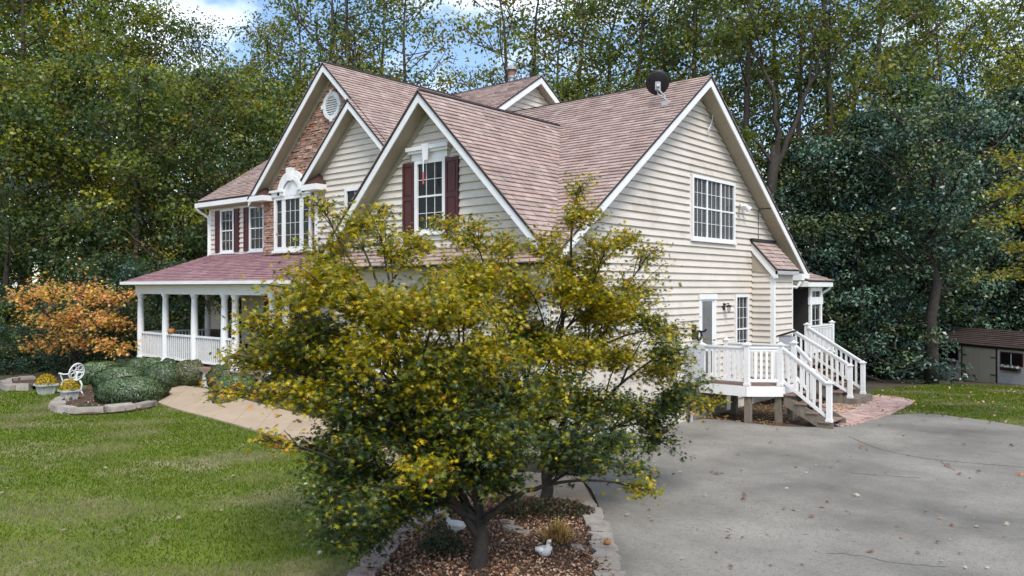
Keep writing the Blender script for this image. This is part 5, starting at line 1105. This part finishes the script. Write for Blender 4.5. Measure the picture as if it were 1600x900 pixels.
# clipped shrubs
SHRUB = []
for s in range(3):
    n = 13000; u = rng.uniform(0, 2 * np.pi, n); v = rng.uniform(-.55, 1, n); ph = np.arccos(np.clip(v, -1, 1))
    e = .86; f = lambda c: np.sign(c) * np.abs(c) ** e
    D = np.stack([f(np.sin(ph)) * f(np.cos(u)), f(np.sin(ph)) * f(np.sin(u)), f(np.cos(ph))], 1)
    lump = 1 + .05 * np.sin(5 * D[:, 0] + s) * np.cos(4 * D[:, 1] + 2 * s) + .03 * np.sin(11 * D[:, 2] + 7 * D[:, 0])
    P = D * np.array([.5, .5, .62]) * (lump * rng.uniform(.96, 1.008, n))[:, None] + np.array([0, 0, .40])
    SHRUB.append((P, D))
def shrub(px, py, wpx, hpx, label, tone, s=0, dep=1.0):
    p = gp(px, py)
    for _ in range(4): p = gp(px, py, ground_z(p.x, p.y))
    d = depth_right(p.x, p.y)[0]; w, h = wpx * d / FPX * .88, hpx * d / FPX * .70; P, D = SHRUB[s % 3]
    fwd = Vector((-SY, CY)) * (w * .5 * dep * .55); r = empty('clipped_shrub', (p.x + fwd.x, p.y + fwd.y, p.z + .02), label, 'shrub', rz=YAW)
    sc = np.array([w, w * dep, h / 1.02]); n = len(P); cols = pick(tone, n) * random.uniform(.6, 1.15) * (1 + .35 * (D[:, 2:3] > .75) * (rng.random((n, 1)) < .5))  # upper leaves lightened in colour, skylight on the tops painted in
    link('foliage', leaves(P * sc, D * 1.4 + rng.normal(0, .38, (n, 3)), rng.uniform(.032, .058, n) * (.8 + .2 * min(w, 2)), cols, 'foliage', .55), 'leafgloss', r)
    q = P[:900]; mb = MB()
    for i in range(10):
        ph0 = math.pi * i / 9
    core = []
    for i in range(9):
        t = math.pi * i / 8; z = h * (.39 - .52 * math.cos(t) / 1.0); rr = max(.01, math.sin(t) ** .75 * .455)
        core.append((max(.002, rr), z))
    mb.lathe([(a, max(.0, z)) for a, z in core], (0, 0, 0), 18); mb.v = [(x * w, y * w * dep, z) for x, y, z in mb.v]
    link('dark_core', mb.mesh('dark_core', smooth=True), 'barkdark' if 0 else M['shrubcore'], r)
M['shrubcore'] = mat('dark shrub core', (.018, .028, .012), (.008, .012, .006), 18, .95)  # solid near-black core filling the shrub behind its leaves
BX1 = [(40, (.085, .135, .05)), (30, (.05, .09, .036)), (20, (.15, .20, .095)), (10, (.03, .052, .024))]
BX2 = [(40, (.12, .14, .045)), (30, (.07, .09, .035)), (20, (.18, .15, .07)), (10, (.04, .055, .025))]
for a in [(195, 632, 124, 56, 'large low clipped shrub at the tip of the lawn bed', BX1, 0, .8), (182, 612, 98, 52, 'clipped shrub just behind the large one at the bed tip', BX1, 1, .8), (148, 602, 80, 50, 'clipped dark shrub behind the white garden chair', BX1, 2, .9), (250, 609, 70, 56, 'round clipped shrub beside the bend of the walk', BX1, 1, .9),
          (293, 604, 78, 56, 'brownish clipped shrub against the porch railing', BX2, 0, .9), (212, 593, 46, 46, 'small clipped shrub under the end porch column', BX1, 2, 1), (237, 594, 52, 48, 'small blue green shrub below the porch rail', BX1, 0, 1), (262, 597, 46, 50, 'small shrub wedged behind the brownish one by the porch', BX1, 1, 1), (190, 590, 40, 40, 'small dark shrub at the far end of the porch bed', BX1, 2, 1),
          (368, 610, 112, 62, 'wide olive clipped shrub at the porch corner beside the walk', BX2, 1, .8), (364, 622, 80, 50, 'blue green clipped shrub across the walk from the lawn', BX1, 0, .9), (350, 634, 46, 20, 'low dark shrub at the far edge of the walk', BX1, 2, 1), (436, 630, 84, 60, 'clipped shrub behind the maple near the porch', BX1, 1, .9), (500, 642, 84, 56, 'clipped shrub behind the maple near the garage wall', BX2, 2, .9), (570, 658, 88, 56, 'dark clipped shrub behind the maple by the walk', BX1, 0, .9), (650, 674, 88, 54, 'clipped shrub below the garage gable behind the maple', BX1, 1, .9)]:
    shrub(*a)
# low dark creeping shrub and dry grass in the mulch bed
p = gp(862, 822); gr = empty('ornamental_grass', gp(872, 852), 'dry tan ornamental grass clump behind the white goose', 'plant')
mb = MB(); c = gp(872, 852); n = 320
for i in range(n):
    a = random.uniform(0, 6.28); l = random.uniform(.18, .42); s = random.uniform(.15, .9); b = c + Vector((random.gauss(0, .05), random.gauss(0, .05), 0)); t = b + Vector((math.cos(a) * l * s, math.sin(a) * l * s, l * (1.1 - s * .8)))
    mid = b.lerp(t, .5) + Vector((0, 0, .07)); w_ = Vector((-math.sin(a), math.cos(a), 0)) * .006
    mb.add([b - w_, b + w_, mid + w_, t, mid - w_], [(0, 1, 2, 3, 4)])
me = mb.mesh('blades', c); k = len(mb.v) // 5; cc = np.repeat(pick([(50, (.40, .25, .09)), (30, (.28, .16, .06)), (20, (.22, .20, .06))], k), 5, 0)
a_ = me.color_attributes.new('Col', 'FLOAT_COLOR', 'POINT'); a_.data.foreach_set('color', np.hstack([cc, np.ones((len(cc), 1))]).astype(np.float32).ravel()); link('blades', me, 'litter', gr)
def creeper(px, py, wx, wy, h, tones, label, n=2600):
    c = gp(px, py); r = empty('creeping_shrub', c, label, 'shrub', rz=YAW); rr = np.sqrt(rng.random(n)); th = rng.uniform(0, 6.28, n)
    P = np.stack([wx * rr * np.cos(th), wy * rr * np.sin(th), h * (1 - rr ** 2) * rng.uniform(.35, 1, n) + .03], 1)
    link('foliage', leaves(P, rng.normal(0, .7, (n, 3)) + np.array([0, 0, .7]), rng.uniform(.03, .075, n), pick(tones, n), 'foliage', .35), 'leaf', r)
    mb = MB()
    for i in range(14): a = i * .45; mb.tube([(0, 0, 0), (wx * .5 * math.cos(a), wy * .5 * math.sin(a), h * .5), (wx * .85 * math.cos(a), wy * .85 * math.sin(a), h * .3)], [.012, .008, .003], 4)
    link('stems', mb.mesh('stems'), 'barkdark', r)
creeper(850, 806, .85, .42, .22, [(40, (.06, .06, .025)), (30, (.10, .055, .03)), (30, (.03, .04, .02))], 'low dark reddish creeping shrub between the maple trunks and the walk', 3600)
creeper(690, 868, .30, .25, .38, [(50, (.03, .05, .02)), (50, (.05, .08, .03))], 'small leafy green plant at the foot of the maple', 700)
creeper(130, 642, .55, .3, .14, [(50, (.10, .15, .03)), (50, (.06, .09, .02))], 'low green ground cover in front of the large clipped shrub', 900)

# ------------------------------------------------------------------ grass, litter, fallen leaves
def blades(name, poly, avoid, n, rr, dd, size, tones, label, dry):
    r_ = rng.uniform(*rr, n); d_ = rng.uniform(*dd, n) if not callable(dry) else dry(n)
    X = -SY * d_ + CY * r_; Y = CY * d_ + SY * r_; ok = inside_np(poly, X, Y)
    for a in avoid: ok &= ~inside_np(a, X, Y)
    X, Y, d_ = X[ok], Y[ok], d_[ok]; n = len(X); Z = np.array([ground_z(x, y) for x, y in zip(X, Y)]) + .008
    a = rng.uniform(0, 6.28, n); h = size * rng.uniform(.5, 1.2, n); w = .075 * size + .0004 * d_; ln = rng.normal(0, .55, (n, 2)) * h[:, None]
    V = np.stack([np.stack([X + w * np.cos(a), Y + w * np.sin(a), Z], 1), np.stack([X - w * np.cos(a), Y - w * np.sin(a), Z], 1), np.stack([X + ln[:, 0], Y + ln[:, 1], Z + h], 1)], 1).reshape(-1, 3)
    f = np.sin(X * 1.3 + 2 * np.sin(Y * .8)) + np.sin(Y * 1.7 + 1.4 * np.sin(X * 1.1) + 1) + .8 * np.sin(X * 3.1 - Y * 2.3) + rng.normal(0, .55, n)
    near_ = np.clip((13.5 - d_) / 4, 0, 1) if name == 'grass' and dd[0] < 15 else np.zeros(n)
    mixd = np.clip((f + near_ * 1.5 - .6) * .62, 0, .9)[:, None]
    cols = pick(tones, n) * (1 - mixd) + np.array([[.28, .245, .14]]) * rng.uniform(.7, 1.2, (n, 1)) * mixd
    tag(link(name, fast_mesh(name, V, np.arange(3 * n).reshape(n, 3), np.repeat(cols, 3, 0)), 'grassblade'), label, 'grass', kind='stuff')
GT = [(50, (.092, .15, .008)), (30, (.066, .115, .008)), (14, (.16, .19, .015)), (6, (.30, .27, .12))]
AV = [WALK, BED, ISL, DRIVE, WL2]
blades('grass', LAWN_L, AV, 400000, (-24, 3), (7, 27), .05, GT, 'short green mown grass with straw patches on the front lawn', lambda n: 7 + 20 * rng.random(n) ** 1.35)
GT2 = [(50, (.11, .16, .016)), (30, (.08, .12, .014)), (20, (.17, .18, .03))]
blades('grass', LAWN_R, [PAV, DRIVE], 150000, (7, 30), (18, 36), .06, GT2, 'short green grass on the back lawn between the drive and shed', 0)
def litter(name, poly, n, z, size, tones, label, avoid=()):
    xs, ys = [p[0] for p in poly], [p[1] for p in poly]; X = rng.uniform(min(xs), max(xs), n); Y = rng.uniform(min(ys), max(ys), n); ok = inside_np(poly, X, Y); X, Y = X[ok], Y[ok]; n = len(X)
    C = np.stack([X, Y, z + rng.uniform(0, .03, n)], 1); N = rng.normal(0, .55, (n, 3)) + np.array([0, 0, .9])
    tag(link(name, leaves(C, N, size * rng.uniform(.4, 1.2, n), pick(tones, n), name, .6, .25), 'litter'), label, 'leaves', kind='stuff')
LT = [(30, (.36, .23, .16)), (28, (.24, .13, .08)), (16, (.48, .34, .25)), (16, (.14, .08, .05)), (10, (.48, .27, .12))]
litter('leaf_litter', BED, 22000, .045, .052, LT, 'pale brown dry leaves strewn over the mulch bed under the maples'); litter('leaf_litter', ISL, 2500, .08, .06, LT, 'dry leaves on the mulch of the clipped shrub bed')
WOODS = [wxy(1330, 28), wxy(1420, 31), wxy(1470, 33.4), wxy(1640, 31), wxy(1640, 36), wxy(1420, 40), wxy(1320, 36)]
xs = np.array(WOODS)
litter('leaf_litter', LAWN_R, 700, -.3, .10, LT, 'scattered dry leaves on the back lawn')
o_ = bpy.data.objects['leaf_litter.003'] if 'leaf_litter.003' in bpy.data.objects else None
if o_:
    for v_ in o_.data.vertices: v_.co.z += ground_z(v_.co.x, v_.co.y) + .3 + .05
star = leaves(np.zeros((1, 3)), np.array([[0., 0., 1.]]), np.array([.13]), np.array([YL]), 'leaf', star=True)
FM_ = []
for mm in ('fallen', 'fallen2', 'fallen3'): s_ = star.copy(); s_.materials.append(M[mm]); FM_.append(s_)
def fallen(px, py, kind, z, label, group, sc=1.0):
    p = gp(px, py); o = link('fallen_leaf', FM_[kind], None); o.location = (p.x, p.y, ground_z(p.x, p.y) + z + .025 * sc); o.rotation_euler = (random.gauss(0, .35), random.gauss(0, .35), random.uniform(0, 6.28)); o.scale = (sc * .72,) * 3
    tag(o, label, 'leaf', group)
KN = ['brown', 'pale', 'orange']
spots = [(1345, 703, 2, 1.9), (1355, 707, 1, 1.2), (1375, 668, 0, 1.7), (1445, 660, 2, 1.8), (1204, 695, 0, 1.8), (1155, 714, 0, 1.5), (1112, 742, 0, 1.5), (1120, 744, 0, 1.6), (1129, 743, 0, 1.5), (1062, 742, 1, 1.2), (1162, 777, 0, 1.4), (1161, 784, 0, 1.4), (1226, 800, 0, 1.3), (1240, 801, 0, 1.3), (1285, 797, 0, 1.2), (1140, 831, 1, 1.3), (1139, 845, 0, 1.7),
         (1464, 853, 1, 1.3), (1360, 868, 0, 1.3), (1340, 779, 1, 1.5), (1487, 826, 0, 1.2), (1500, 745, 0, 1.5), (1530, 742, 0, 1.5), (1596, 746, 2, 1.5), (984, 768, 1, 1.4), (979, 810, 1, 1.3), (1020, 818, 1, 1.3), (1101, 780, 1, 1.3), (1506, 698, 0, 1.8), (1482, 732, 0, 1.6), (1574, 825, 1, 1.3), (1142, 890, 0, 1.0), (1268, 812, 0, 1.3), (1049, 705, 1, 1.2), (1105, 674, 1, 1.2), (1580, 700, 0, 1.6)]
for _ in range(75): spots.append((random.uniform(985, 1595), 672 + 225 * random.random() ** 1.2, random.choice((0, 0, 1, 1, 0, 2) if random.random() < .4 else (0, 1, 0)), random.uniform(.5, 1.1)))
for px, py, kd, sc in spots:
    if inside(DRIVE, *gxy(px, py)): fallen(px, py, kd, .032, f'{KN[kd]} fallen leaf lying on the grey asphalt drive', f'{KN[kd]} leaves on the drive', sc)
for px, py in [(364, 748), (345, 803), (386, 818), (100, 834), (475, 752), (478, 761), (430, 718), (280, 814), (10, 768), (3, 775), (330, 735), (165, 735), (50, 700), (240, 680), (300, 855), (500, 870)]: fallen(px, py, 1, .035, 'pale fallen leaf lying on the green front lawn', 'pale leaves on the lawn', 1.1)
